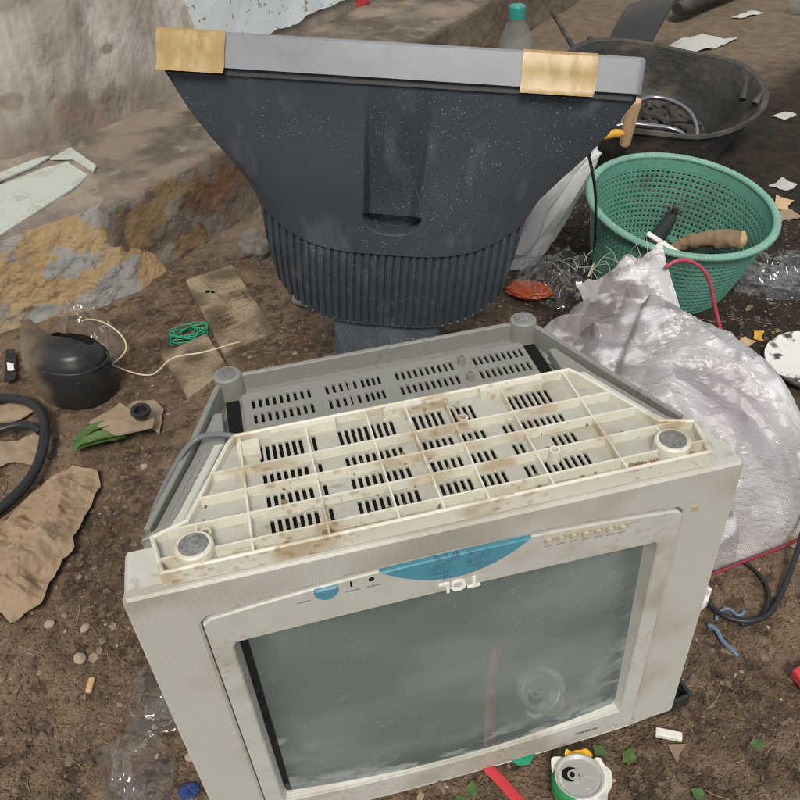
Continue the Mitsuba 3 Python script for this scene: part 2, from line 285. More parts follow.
def tube(pts, r, n=60, k=10, smooth=True):
    p = spline(pts, n) if smooth else np.asarray(pts, float); n = len(p)
    r = np.broadcast_to(np.asarray(r, float), (n,))
    tg = np.gradient(p, axis=0); tg /= np.linalg.norm(tg, axis=1, keepdims=True)
    up = np.array([0, 0, 1.0]) if abs(tg[0, 2]) < 0.9 else np.array([1.0, 0, 0]); rings = []
    e1 = np.cross(tg[0], up); e1 /= np.linalg.norm(e1)
    for q in range(n):
        e1 = e1 - tg[q] * (e1 @ tg[q]); e1 /= np.linalg.norm(e1); e2 = np.cross(tg[q], e1)
        a = np.linspace(0, 2 * np.pi, k, endpoint=False)
        rings.append(p[q] + r[q] * (np.cos(a)[:, None] * e1 + np.sin(a)[:, None] * e2))
    return loft(rings)
def lathe(prof, n=48):
    a = np.linspace(0, 2 * np.pi, n, endpoint=False)
    rings = [np.c_[r * np.cos(a), r * np.sin(a), np.full(n, z)] for r, z in prof]
    return loft(rings)
def ridged(p, f, seed=0, oct=3):
    p = np.asarray(p, float); out = 0; a = 1.0; tot = 0
    for o in range(oct):
        out = out + a * (1 - np.abs(2 * meshkit.noise(p * f * 2 ** o, seed + o * 7) - 1)); tot += a; a *= 0.5
    return out / tot
def creases(x, y, cell, seed):
    """a field of flat facets meeting in sharp creases, 0 to 1"""
    from scipy.interpolate import LinearNDInterpolator
    r_ = np.random.default_rng(seed); x0, x1, y0, y1 = x.min() - 2 * cell, x.max() + 2 * cell, y.min() - 2 * cell, y.max() + 2 * cell
    n = int(max(12, (x1 - x0) * (y1 - y0) / cell ** 2)); q = r_.uniform((x0, y0), (x1, y1), (n, 2)); q = np.vstack([q, [(x0, y0), (x1, y0), (x0, y1), (x1, y1)]])
    return LinearNDInterpolator(q, r_.random(len(q)))(x, y)
def gh(x, y):
    """height of the earth"""
    x, y = np.asarray(x, float), np.asarray(y, float); p = np.stack([x, y, np.zeros_like(x)], -1)
    h = 0.030 * (meshkit.fbm(p * 4.5, 3, 3) - 0.5) + 0.010 * (meshkit.fbm(p * 22, 3, 9) - 0.5) + 0.006 * (meshkit.fbm(p * 80, 2, 5) - 0.5)
    tvd = np.maximum(np.maximum(np.abs(x) - 0.33, np.abs(y - 0.2) - 0.22), 0)
    h = h * np.clip(tvd / 0.25, 0.12, 1)
    return GZ + h
def sheet(poly, step, zf, jitter=0.0, seed=0):
    """triangulated sheet over a plan outline, heights from zf(x, y)"""
    P = Polygon(poly); x0, y0, x1, y1 = P.bounds
    g = np.stack(np.meshgrid(np.arange(x0, x1, step), np.arange(y0, y1, step)), -1).reshape(-1, 2)
    g = g + np.random.default_rng(seed).uniform(-0.3, 0.3, g.shape) * step
    g = g[shapely.contains_xy(P.buffer(-step * 0.4), g[:, 0], g[:, 1])]
    L = P.exterior.length; b = np.array([P.exterior.interpolate(t).coords[0] for t in np.arange(0, L, step)])
    q = np.vstack([g, b]); tri = Delaunay(q).simplices; c = q[tri].mean(1)
    tri = tri[shapely.contains_xy(P.buffer(1e-4), c[:, 0], c[:, 1])]
    z = zf(q[:, 0], q[:, 1])
    m = trimesh.Trimesh(np.c_[q, z], tri, process=False); n = m.face_normals[:, 2].mean()
    if n < 0: m.invert()
    return m
def thick(m, t):
    """closes an open sheet to the thickness t (downwards)"""
    a = m.copy(); b = m.copy(); b.vertices = b.vertices - [0, 0, t]; b.invert()
    e = m.edges_sorted; u, inv, cnt = np.unique(e, axis=0, return_inverse=True, return_counts=True)
    edges = m.edges[cnt[inv] == 1]; n = len(m.vertices)
    f = np.vstack([np.c_[edges[:, 1], edges[:, 0], edges[:, 0] + n], np.c_[edges[:, 1], edges[:, 0] + n, edges[:, 1] + n]])
    return trimesh.Trimesh(np.vstack([a.vertices, b.vertices]), np.vstack([a.faces, b.faces + n, f]), process=False)
def crumple(center, radii, seed, f=14.0, amp=0.35, sub=5, rz=0.0, floor=None, shape=None):
    m = trimesh.creation.icosphere(sub); v = m.vertices.copy()
    d = ridged(v * 0.5 + seed * 3.3, f * 0.2, seed, 4) - 0.6
    v = v * (1 + amp * d)[:, None]
    if shape is not None: v = shape(v)
    v = v * np.asarray(radii); c, s = math.cos(rz), math.sin(rz)
    v = np.c_[v[:, 0] * c - v[:, 1] * s, v[:, 0] * s + v[:, 1] * c, v[:, 2]] + np.asarray(center)
    if floor is not None:
        g = gh(v[:, 0], v[:, 1]) + 0.003; v[:, 2] = np.where(v[:, 2] < g + 0.01, g + np.clip((v[:, 2] - g) * 0.05, -0.002, 0.01), v[:, 2])
    m.vertices = v; return m

# ------------------------------------------------------------------ ground
def axis(fine0, fine1, st, far0, far1):
    a = np.arange(fine0, fine1, st); lo = fine0 - np.geomspace(st, fine0 - far0, 26)[::-1]; hi = a[-1] + np.geomspace(st, far1 - a[-1], 26)
    return np.r_[lo, a, hi]
gx, gy = axis(-1.1, 1.9, 0.0075, -14, 16), axis(-0.35, 2.4, 0.0075, -14, 18)
X, Y = np.meshgrid(gx, gy); Z = gh(X, Y)
nx, ny = len(gx), len(gy); I = (np.arange(ny - 1)[:, None] * nx + np.arange(nx - 1)).ravel()
gm = trimesh.Trimesh(np.c_[X.ravel(), Y.ravel(), Z.ravel()], np.vstack([np.c_[I, I + 1, I + nx + 1], np.c_[I, I + nx + 1, I + nx]]), process=False)
add('ground', gm, 'soil', True, kind='structure')

# ------------------------------------------------------------------ wall and cement ledges
def rough_hull(bottom, top, z0, z1, step, amp, seed, f=9.0):
    pts = [(x, y, z0) for x, y in bottom] + [(x, y, z1) for x, y in top]
    m = m3.Manifold.hull_points(np.array(pts, float)).refine_to_length(step); g = tm(m)
    trimesh.smoothing.filter_taubin(g, iterations=3)
    v = g.vertices; nrm = g.vertex_normals
    d = amp * (meshkit.fbm(v * f, 4, seed) - 0.5) + amp * 0.4 * (ridged(v, f * 3, seed + 3, 3) - 0.6)
    g.vertices = v + nrm * d[:, None]; return g
wp = np.array([(-3.2, 1.95), (-0.95, 2.02), (-0.70, 2.07), (-0.50, 2.22), (-0.23, 2.50), (0.5, 3.30), (2.2, 5.1), (4.5, 7.4)])
wp = np.vstack([wp[:2], spline(wp[1:], 120)[1:]])
zz = np.r_[np.linspace(-0.05, 1.2, 70), 1.6, 2.6]
def wall_pt(i, z):
    t = wp[min(i + 1, len(wp) - 1)] - wp[max(i - 1, 0)]; n = np.array([t[1], -t[0]]) / np.linalg.norm(t)
    d = 0.035 * (meshkit.fbm(np.array([wp[i, 0] * 4, wp[i, 1] * 4, z * 4]), 4, 2) - 0.5) + 0.03 * max(0, 0.32 - z)
    return np.r_[wp[i] + n * d, z]
fr = np.array([[wall_pt(i, z) for z in zz] for i in range(len(wp))]); a, b = fr.shape[:2]
back = fr + np.array([-0.16, 0.16, 0])
ring = np.concatenate([fr, back[:, ::-1]], 1)
add('plaster_wall', loft([ring[i] for i in range(a)]), 'plaster', 40, 'dirty grey plaster wall with brown stains behind the cement ledge', 'wall')
# the pale blue painted stretch of the wall (a skin of paint and skim coat 4 mm thick)
def wall_xy(t): # arc parameter along the straight stretch, from (-0.23, 2.50)
    d = np.array([0.73, 0.80]) / np.hypot(0.73, 0.80); return np.array([-0.23, 2.50]) + d * t
def paint_strip():
    n = np.array([0.80, -0.73]) / np.hypot(0.80, 0.73)
    ts = np.linspace(0.02, 1.6, 120); rows = np.linspace(0, 1, 40); out = []
    for t in ts:
        p = wall_xy(t); lo = 0.245 + 0.02 * meshkit.noise(np.array([t * 9, 0, 0])) + 0.008 * meshkit.noise(np.array([t * 40, 0, 0]))
        lo += max(0, 0.16 - t) ** 2 * 26
        col = []
        for r in rows:
            z = lo + (1.3 - lo) * r; i = np.argmin(np.hypot(*(wp - p).T))
            d = 0.035 * (meshkit.fbm(np.array([p[0] * 4, p[1] * 4, z * 4]), 4, 2) - 0.5) + 0.03 * max(0, 0.32 - z) + 0.012
            col.append(np.r_[p + n * d, z])
        for r in rows[::-1]:
            z = lo + (1.3 - lo) * r; col.append(np.r_[p - n * 0.01, z])
        out.append(col)
    return loft([np.array(c) for c in out])
add('plaster_wall__paint_coat', paint_strip(), 'pale_paint', 40, 'pale blue peeling paint on the far stretch of wall')
led = rough_hull([(-0.50, 1.50), (2.6, 4.62), (1.9, 5.0), (-0.7, 2.15)], [(-0.49, 1.545), (2.6, 4.68), (1.9, 5.0), (-0.7, 2.15)], -0.05, 0.20, 0.020, 0.014, 4, 7.0)
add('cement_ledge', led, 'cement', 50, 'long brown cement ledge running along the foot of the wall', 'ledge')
led2 = rough_hull([(-1.6, 1.20), (-0.80, 1.43), (-0.42, 1.50), (-0.36, 1.60), (-0.58, 2.20), (-1.6, 2.2)],
                  [(-1.6, 1.28), (-0.72, 1.475), (-0.52, 1.575), (-0.475, 1.64), (-0.64, 2.20), (-1.6, 2.2)], -0.05, 0.203, 0.014, 0.022, 8, 9.0)
add('plastered_step', led2, 'ochre_plaster', 50, 'step block with flaking yellow ochre plaster below white tiles', 'step')
for k, q in enumerate(([(-0.80, 1.47), (-0.725, 1.495), (-0.56, 1.735), (-0.535, 1.80), (-0.60, 1.92), (-0.67, 1.90), (-0.80, 1.80)],
                       [(-0.59, 1.945), (-0.522, 1.815), (-0.515, 1.86), (-0.60, 2.04), (-0.655, 1.965)],
                       [(-0.80, 1.83), (-0.69, 1.93), (-0.655, 1.985), (-0.69, 1.985), (-0.80, 1.90)])):
    m = plate(q, [], 0.006, 0.0015); m.apply_transform(np.diag([1, 1, -1, 1])); m.invert()
    place_z = 0.211 + 0.001 * k
    m.apply_translation((0, 0, place_z)); add('plastered_step__tile', m, 'white_tile', 30)

# ------------------------------------------------------------------ the television standing upside down in front
TV = 'television'
tag(TV, 'pale grey box television standing upside down with its ribbed base on top', 'television')
def tv(name, mesh, b, smooth=32, label=None): return add(f'{TV}__{name}', mesh, b, smooth, label)
def xz(m): return frame(m, (0, 0, 0), (1, 0, 0), (0, 0, 1), (0, 1, 0))     # plan (x, z), thickness going back along +y
def bot(x, zc, zs): return zs + (zc - zs) * (1 - (x / 0.32) ** 2)
xs = np.linspace(-0.316, 0.316, 41)
outer = [(x, bot(x, -0.020, 0.0)) for x in xs] + [(0.320, 0.006), (0.3205, 0.25), (0.320, H - 0.006), (0.316, H), (-0.316, H), (-0.320, H - 0.006), (-0.3205, 0.25), (-0.320, 0.006)]
def ptop(x): return 0.437 + 0.0155 * (1 - (x / 0.255) ** 2)
xi = np.linspace(-0.25, 0.25, 33)
def pbot(x): return bot(x, -0.0175, 0.0025)
inner = [(x, pbot(x)) for x in xi] + [(0.256, 0.008), (0.2575, 0.43)] + [(x, ptop(x)) for x in xi[::-1]] + [(-0.2575, 0.43), (-0.256, 0.008)]
hole = off(ccw(inner), -0.0016)
hole = [tuple(q) for q in hole]
# perforated surround (open into the smooth panel), then its side walls going back
front = plate(outer, [hole], 0.012, 0.0028)
tv('front_surround', xz(front), 'front_perforated', 30, 'finely perforated surround of the front')
ring = plate(off(ccw(outer), 0.0006), [off(ccw(outer), 0.012)], 0.05, 0.0); ring.apply_translation((0, 0, 0.011)); 
tv('front_shell', xz(ring), 'grey_shell', 30)
lid = plate(off(ccw(outer), 0.0125), [], 0.003, 0.0); lid.apply_translation((0, 0, 0.056)); tv('front_back', xz(lid), 'rear_grey', 30)
def sbot(x): return 0.043 - 0.016 * (1 - (x / 0.234) ** 2)
def stop(x): return 0.391 + 0.003 * (1 - (x / 0.234) ** 2)
sx = np.linspace(-0.231, 0.231, 31)
scr = [(x, sbot(x)) for x in sx] + [(0.234, 0.058), (0.235, 0.22), (0.235, 0.385)] + [(x, stop(x)) for x in sx[::-1]] + [(-0.235, 0.385), (-0.235, 0.22), (-0.234, 0.058)]
lens_x = np.linspace(-0.078, 0.083, 41)
def lens_lo(x): return ptop(x) - 0.036 * (1 - ((x - 0.0025) / 0.0808) ** 2)
lens = [(x, lens_lo(x)) for x in lens_x] + [(x, ptop(x) - 0.0004) for x in lens_x[::-1][1:-1]]
panel = plate([q for q in off(ccw(inner), 0.0004)], [scr], 0.012, 0.0018); panel.apply_translation((0, 0, -0.0015))
tv('screen_panel', xz(panel), 'front_smooth', 30)
# sloping walls from the panel down to the glass
scr_a, scr_b = np.array(scr), off(ccw(scr), 0.0045)
rv = loft([np.c_[ccw(scr)[:, 0], np.full(len(scr), -0.0005 + 0.002), ccw(scr)[:, 1]], np.c_[scr_b[:, 0], 0.0045 + 0.012 * np.clip(scr_b[:, 1] / 0.39, 0, 1) + 0.007 * (scr_b[:, 0] / 0.235) ** 2, scr_b[:, 1]]], False)
tv('screen_reveal', rv, 'front_smooth', 30)
gxs, gzs = np.linspace(-0.236, 0.236, 60), np.linspace(0.03, 0.40, 50)
GX, GZZ = np.meshgrid(gxs, gzs); GY = 0.0022 + 0.011 * np.clip(GZZ / 0.39, 0, 1) + 0.007 * (GX / 0.236) ** 2
n1 = len(gxs); I = (np.arange(len(gzs) - 1)[:, None] * n1 + np.arange(n1 - 1)).ravel()
sm = trimesh.Trimesh(np.c_[GX.ravel(), GY.ravel(), GZZ.ravel()], np.vstack([np.c_[I, I + 1, I + n1 + 1], np.c_[I, I + n1 + 1, I + n1]]), process=False)
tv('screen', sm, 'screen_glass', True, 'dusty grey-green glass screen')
lp = plate(lens, [], 0.006, 0.0012); lp.apply_translation((0, 0, -0.0042)); tv('blue_panel', xz(lp), 'blue_plastic', 30, 'scuffed blue lens-shaped panel')
# lettering, upside down like the set
tx = meshkit.text_mesh('TCL', 0.0155, 0.002, bold=True); w = tx.bounds[1][0]; hh = tx.bounds[1][1]
tx.apply_translation((-w / 2, -hh / 2, 0)); tx.apply_transform(np.diag([0.047 / w, 1, 1, 1]))
tx = frame(tx, (0.006, -0.0014, 0.4005), (-1, 0, 0), (0, 0, -1), (0, -1, 0)); tv('lettering', tx, 'white_letter', 30, 'raised white lettering, upside down')
# buttons
def disc(r, h, k=24): return lathe([(r * 0.2, 0), (r * 0.82, 0), (r, h * 0.3), (r, h)], k)
for k in range(7):
    x = 0.103 + 0.014 * k; z = ptop(x) - 0.0105 + 0.0 * k
    rg = lathe([(0.0056, 0), (0.0056, 0.0014), (0.0045, 0.002), (0.0036, 0.0012), (0.0036, 0)], 24)
    tv('button_socket', frame(rg, (x, -0.0014, z), (1, 0, 0), (0, 0, 1), (0, -1, 0)), 'button_tan', 40)
    b_ = lathe([(0.0033, 0), (0.0033, 0.0016), (0.0022, 0.0024), (0.0003, 0.0026)], 20)
    tv('button', frame(b_, (x, -0.0013, z), (1, 0, 0), (0, 0, 1), (0, -1, 0)), 'front_smooth', 40)
    pr = cat(*[box(x - 0.004 + 0.0022 * j, x - 0.0026 + 0.0022 * j, -0.0018, -0.0012, z - 0.0105, z - 0.009) for j in range(4)])
    tv('button_mark', pr, 'print_grey', False)
pw = [(-0.133 + 0.0125 * math.cos(a), ptop(-0.133) - 0.008 + 0.0125 * math.sin(a)) for a in np.linspace(math.pi * 0.85, math.pi * 2.15, 20)]
pb = plate(pw, [], 0.006, 0.0018); pb.apply_translation((0, 0, -0.0045)); tv('power_button', xz(pb), 'blue_plastic', 30, 'half-round blue power button')
tv('indicator_slot', box(-0.1085, -0.1065, -0.0018, -0.001, 0.4375, 0.4455), 'black_inside', False)
tv('indicator_window', frame(disc(0.0032, 0.001), (-0.0865, -0.0018, 0.4415), (1, 0, 0), (0, 0, 1), (0, 1, 0)), 'black_inside', 30)
tv('print', cat(*[box(x, x + 0.0016, -0.0018, -0.0012, 0.4305, 0.432) for x in np.r_[np.arange(-0.114, -0.100, 0.0022), np.arange(-0.092, -0.080, 0.0022), np.arange(-0.163, -0.150, 0.0022)]]), 'print_grey', False); labels[f'{TV}__print'] = {'kind': 'stuff'}
tv('model_print', cat(*[box(x, x + 0.0022 * (1 + (k % 3) * 0.3), -0.0018, -0.0012, 0.0125 - 0.003, 0.0145) for k, x in enumerate(np.arange(0.170, 0.200, 0.0036))]), 'print_grey', False)
tv('brown_mark', xz(plate(rrect(0.267, 0.2755, 0.4295, 0.4375, 0.001), [], 0.0012, 0.0003)).apply_translation((0, -0.0008, 0)), 'button_tan', 30)

# rear cabinet: tapering body behind the front shell
def sect(y, wx, z0, z1, r): return np.array([(x, y, z) for x, z in rrect(-wx, wx, z0, z1, r, 5)])
cab = loft([sect(0.0585, 0.307, 0.012, H - 0.006, 0.010), sect(0.092, 0.303, 0.014, H - 0.010, 0.012), sect(0.0925, 0.300, 0.016, H - 0.034, 0.014), sect(0.20, 0.255, 0.03, H - 0.034, 0.03),
            sect(0.30, 0.222, 0.05, H - 0.034, 0.04), sect(0.352, 0.212, 0.06, H - 0.034, 0.04), sect(0.356, 0.16, 0.10, H - 0.10, 0.04), sect(0.40, 0.10, 0.13, H - 0.16, 0.04), sect(0.405, 0.05, 0.16, H - 0.2, 0.03)])
tv('rear_cabinet', cab, 'rear_grey', 32)
def lip(path, w, z0, z1):
    L = shapely.LineString(path).buffer(w / 2, cap_style='flat', join_style='mitre'); g = plate(np.array(L.exterior.coords)[:-1], [], z1 - z0, 0.0012)
    g.apply_transform(np.diag([1, 1, -1, 1])); g.invert(); g.apply_translation((0, 0, z1)); return g
tv('rear_rim', lip([(-0.300, 0.098), (-0.255, 0.205), (-0.214, 0.318), (-0.196, 0.337), (0.196, 0.337), (0.214, 0.318), (0.258, 0.205), (0.302, 0.098)], 0.007, H - 0.040, H - 0.010), 'rear_grey', 30)
# side shoulders between rim and ribbed base
for s in (-1, 1):
    q = [(s * 0.296, 0.095), (s * 0.248, 0.205), (s * 0.222, 0.275), (s * 0.212, 0.275), (s * 0.212, 0.19), (s * 0.285, 0.070 + 0.025)]
    g = plate(q, [], 0.016, 0.0015); g.apply_transform(np.diag([1, 1, -1, 1])); g.invert(); g.apply_translation((0, 0, H - 0.017)); tv('shoulder', g, 'rear_grey', 30)
for s in (-1, 1):
    for o0, o1, zt in ((0.001, 0.012, 0.006), (0.0145, 0.024, 0.000), (0.026, 0.033, -0.006)):
        q = [(s * (0.262 + o0), 0.066 + o0 * .5), (s * (0.262 + o1 * 1.3), 0.064 + o1 * .5), (s * (0.252 + o1), 0.095), (s * (0.210 + o1), 0.190), (s * (0.210 + o0), 0.190), (s * (0.252 + o0), 0.095)]
        g = plate(q, [], 0.02, 0.0016); g.apply_transform(np.diag([1, 1, -1, 1])); g.invert(); g.apply_translation((0, 0, H + zt)); tv('side_strip', g, 'grey_shell' if o0 < .01 else 'rear_grey', 30)
def slot(x, y, w, l): return rrect(x - w / 2, x + w / 2, y - l / 2, y + l / 2, w * 0.4, 2)
groups = ((-0.173, -0.103, 9), (-0.080, -0.044, 5), (-0.034, -0.013, 4), (0.011, 0.083, 10), (0.115, 0.178, 9))
sl = [slot(x, y, 0.0036, 0.019) for (x0, x1, n) in groups for x in np.linspace(x0, x1, n) for y in (0.256, 0.286)]
vp = plate(rrect(-0.186, 0.186, 0.186, 0.308, 0.003), sl, 0.004, 0.0006); vp.apply_transform(np.diag([1, 1, -1, 1])); vp.invert(); vp.apply_translation((0, 0, H - 0.022))
tv('rear_vent_panel', vp, 'rear_grey', 30, 'grey rear panel with rows of vent slots')
tv('rear_vent_shade', box(-0.184, 0.184, 0.188, 0.306, H - 0.0335, H - 0.030), 'black_inside', False)  # added black sheet, paints the dark of the interior behind the vents
for s in (-1, 1): tv('side_slot_shade', box(s * 0.199 - 0.0085, s * 0.199 + 0.0085, 0.19, 0.312, H - 0.0335, H - 0.0325), 'black_inside', False)  # black plates laid on the deck, standing in for shade in the gaps
tv('panel_seam', box(-0.053, -0.0515, 0.19, 0.298, H - 0.0225, H - 0.0212), 'rear_grey', False)
for x, y in ((0.097, 0.286), (0.098, 0.25)):
    tv('screw_post', place(lathe([(0.0052, 0), (0.0052, 0.012), (0.0035, 0.012), (0.003, 0.006)], 18), (x, y, H - 0.023)), 'rear_grey', 40)

# ribbed base plate
def outline(o=0.0):
    q = ccw([(-0.280, 0.006), (0.281, 0.006), (0.291, 0.057), (0.255, 0.070), (0.208, 0.172), (0.199, 0.185), (-0.199, 0.185), (-0.208, 0.172), (-0.255, 0.070), (-0.290, 0.057)])
    return off(q, o) if o else q
BP = 'base_plate'
xr = np.array([-0.193, -0.1195, -0.050, -0.0045, 0.0415, 0.1095, 0.189]); yr = np.array([0.0245, 0.060, 0.095, 0.1285])
sl = []
for (x0, x1) in ((-0.172, -0.110), (-0.083, -0.017), (0.003, 0.072), (0.095, 0.167)):
    for y, l in ((0.156, 0.026), (0.112, 0.023), (0.0785, 0.023), (0.0435, 0.023)):
        for k, x in enumerate(np.arange(x0, x1, 0.0074)):
            if np.min(np.abs(xr - x)) < 0.003: continue
            if x > 0.09 and y > 0.15 and k < 2: continue
            if x > 0.09 and y < 0.09 and y > 0.05 and k > 2 and k < 6: continue
            sl.append(slot(x, y, 0.0039, l))
fl = plate(outline(0.002), sl, 0.0035, 0.0006); fl.apply_transform(np.diag([1, 1, -1, 1])); fl.invert(); fl.apply_translation((0, 0, H + 0.0085))
tv(BP, fl, 'cream_plate', 30, 'cream ribbed base plate with slotted cells')
tv(BP + '__shade_sheet', plate(outline(0.006), [], 0.0008).apply_translation((0, 0, H + 0.0008)), 'black_inside', 30)  # added black card under the slots, standing in for the unlit interior
rm = plate(outline(0), [outline(0.0045)], 0.0195, 0.0016); rm.apply_transform(np.diag([1, 1, -1, 1])); rm.invert(); rm.apply_translation((0, 0, H + 0.0205))
tv(BP + '__rim', rm, 'cream_rib', 30)
P_in = Polygon(outline(0.003))
def rib(p0, p1, w, z0, z1):
    l = shapely.LineString([p0, p1]).intersection(P_in); (ax, ay), (bx, by) = l.coords[0], l.coords[-1]; d = np.array([bx - ax, by - ay]); L = np.hypot(*d); d /= L
    g = rbox(1, 1, 1, 0.05); g = trimesh.creation.box((L, w, z1 - z0)); v = g.vertices.copy(); v[v[:, 2] > 0, 1] *= 0.62; g.vertices = v
    return place(g, ((ax + bx) / 2, (ay + by) / 2, (z0 + z1) / 2), math.atan2(d[1], d[0]))
for y in yr: tv(BP + '__rib', rib((-0.4, y), (0.4, y), 0.0042, H + 0.0055, H + 0.0195), 'cream_rib', 30)
for x in xr: tv(BP + '__rib', rib((x - 0.001, -0.1), (x + 0.001, 0.3), 0.0036, H + 0.0055, H + 0.0185), 'cream_rib', 30)
for x in (-0.245, 0.246): tv(BP + '__rib', rib((x, -0.1), (x, 0.062), 0.0036, H + 0.0055, H + 0.0182), 'cream_rib', 30)
for x0, x1 in ((-0.158, -0.085), (-0.030, 0.046), (0.085, 0.160)):
    tv(BP + '__tab', box(x0, x1, 0.171, 0.178, H + 0.005, H + 0.0215), 'cream_rib', 30)
tv(BP + '__tab', box(-0.196, -0.172, 0.150, 0.176, H + 0.005, H + 0.015), 'cream_rib', 30)
for x, y in ((0.128, 0.055), (0.052, 0.134), (-0.236, 0.045)):
    tv(BP + '__screw_boss', place(lathe([(0.0065, 0), (0.006, 0.0165), (0.0035, 0.0165), (0.0033, 0.008)], 20), (x, y, H + 0.005)), 'cream_rib', 40)
for x, y, z, r in ((-0.247, 0.027, H + 0.001, 0.0175), (0.247, 0.028, H + 0.001, 0.0175), (-0.199, 0.334, H - 0.040, 0.0165), (0.199, 0.334, H - 0.040, 0.0165)):
    top = 0.026 if z > H else 0.036
    mm = 'cream_rib' if z > H else 'rear_grey'
    f_ = tv('foot', place(lathe([(r + 0.0022, 0), (r + 0.001, top - 0.002), (r - 0.001, top), (r - 0.003, top), (r - 0.003, top - 0.002)], 40), (x, y, z)), mm, 40)
    add(f_ + '__rubber_pad', place(lathe([(r - 0.003, 0), (r - 0.003, 0.0022), (r - 0.005, 0.0034), (0.0005, 0.0038)], 36), (x, y, z + top - 0.0022)), 'rubber_pad', 40)
# dead leaf bits and grit lying in the cells
gr = []
for k in range(420):
    x = rng.uniform(-0.26, 0.27); y = [0.013, 0.0135, 0.0295, 0.0645, 0.0995][rng.integers(5)] + rng.normal(0, 0.004)
    if k > 300: x, y = rng.normal(0.235, 0.03), rng.normal(0.016, 0.005)
    if not P_in.buffer(-0.004).contains(shapely.Point(x, y)): continue
    s = rng.uniform(0.0012, 0.0034); g = trimesh.creation.icosphere(0, s); g.vertices *= rng.uniform(0.4, 1.5, 3); gr.append(place(g, (x, y, H + 0.0092), rng.uniform(0, 6)))
add('base_plate_grit', cat(*gr), 'old_wood', False, 'brown grit and leaf crumbs lying in the ribbed base cells', 'grit', kind='stuff')
# loose cable along the left side of the set
add('loose_cable', tube([(-0.296, 0.075, H - 0.02), (-0.300, 0.14, H - 0.035), (-0.268, 0.19, H - 0.012), (-0.240, 0.213, H + 0.000), (-0.205, 0.203, H + 0.004), (-0.180, 0.198, H - 0.004)], 0.0034, 50), 'old_cable', True,
    'grey cable lying along the slanted side of the upside down television', 'cable')

# ------------------------------------------------------------------ the dark television leaning behind it
O = np.array([0.128, 0.714, 0.702]); U = np.array([0.940, -0.329, -0.087]); _h = np.cross([0, 0, 1], U); _h /= np.linalg.norm(_h); _e = math.radians(66); S = -(math.cos(_e) * _h + math.sin(_e) * np.cross(U, _h)); V = np.cross(U, S)
U /= np.linalg.norm(U); S -= U * (S @ U); S /= np.linalg.norm(S); V = np.cross(S, U); V = V if V[2] > 0 else -V
def uvs(m):
    m = m.copy(); v = m.vertices.copy(); v[:, 0] -= 0.036 * np.maximum(v[:, 2], 0); m.vertices = v      # the set is racked a little to one side
    return frame(m, O, U, V, S)
DT = 'dark_television'
tag(DT, 'dark blue grey box television tipped up with its back towards the camera', 'television')
def d2(name, mesh, b, smooth=32, label=None): return add(f'{DT}__{name}', uvs(mesh), b, smooth, label)
HW, HH = 0.372, 0.44
bz = plate(rrect(-HW, HW, -HH, 0.0, 0.012), [rrect(-HW + 0.045, HW - 0.045, -HH + 0.05, -0.045, 0.02)], 0.052, 0.004); bz.apply_translation((0, 0, -0.049))
d2('front_frame', bz, 'silver_plastic', 32, 'silver front frame')
gl = loft([np.array([(x, y, z) for x, y in rrect(-HW + 0.043 + o, HW - 0.043 - o, -HH + 0.048 + o, -0.043 - o, 0.03, 5)]) for z, o in ((-0.02, 0), (-0.028, 0.03), (-0.032, 0.08), (-0.034, 0.16))]); d2('screen', gl, 'screen_glass', 40)
gap = plate(rrect(-HW + 0.006, HW - 0.006, -HH + 0.006, -0.008, 0.008), [], 0.010, 0.0); gap.apply_translation((0, 0, 0.0025)); d2('seam', gap, 'seam_black', 30)
KS = np.array([0.010, 0.08, 0.13, 0.175, 0.225, 0.282]); KW = np.array([0.366, 0.337, 0.310, 0.281, 0.252, 0.234]); KV = np.array([-0.012, -0.045, -0.067, -0.087, -0.110, -0.138]); KA = np.array([0.0, 0.002, 0.004, 0.006, 0.011, 0.018])
def shell(n_t, n_q, s_end_drop, ks, kw, kv, ka, vb, extra=None, ribs=None, fade=True):
    rings = []
    for t in np.linspace(ks[0], ks[-1], n_t):
        w, v0, a_ = (np.interp(t, ks, k) for k in (kw, kv, ka)); q = np.linspace(-1, 1, n_q)
        frac = (t - ks[0]) / (ks[-1] - ks[0]); s = t - s_end_drop * (frac if fade else 1.0) * np.abs(q) ** 3.4
        u = q * w; v = v0 - a_ * np.abs(q) ** 3
        if extra is not None: v = v + extra(u, t)
        if ribs is not None: v, u, s = ribs(u, v, s, q, t)
        b = np.interp(t, ks, vb)
        side = np.linspace(0, 1, 10)[1:]
        sw = w * (1 - 0.30 * side) + 0.009 * (side < 0.25)
        r1 = np.c_[sw, v[-1] + (b - v[-1]) * side, np.full(9, s[-1])]
        r0 = np.c_[-sw, v[0] + (b - v[0]) * side, np.full(9, s[0])][::-1]
        rings.append(np.vstack([np.c_[u, v, s], r1, r0]))
    return loft(rings)
def recess(u, t):
    cu = u - 0.002; g = np.clip((t - 0.010) / 0.19, 0, 1)
    fl = 0.040 * smooth01(g)                                            # depth of the flat tongue
    le = -0.050 + 0.004 * g; ri = 0.058 - 0.030 * g; ro = 0.060 - 0.006 * g; end = 0.212
    left, right = smooth01((cu - le) / 0.005), smooth01((ro - cu) / max(ro - ri, 0.003))
    tong = fl * left * right * (1 if t < end else 0)
    rad = np.sqrt(np.clip(1 - ((cu - (le + ro) / 2) / ((ro - le) / 2)) ** 2, 0, 1)); lim = end + 0.034 * rad ** 0.7
    pock = 0.070 * smooth01((lim - t) / 0.014) * (1 if t >= end else 0) * (np.abs(cu - (le + ro) / 2) < (ro - le) / 2)
    return -(tong + pock)
def smooth01(x): x = np.clip(x, 0, 1); return x * x * (3 - 2 * x)
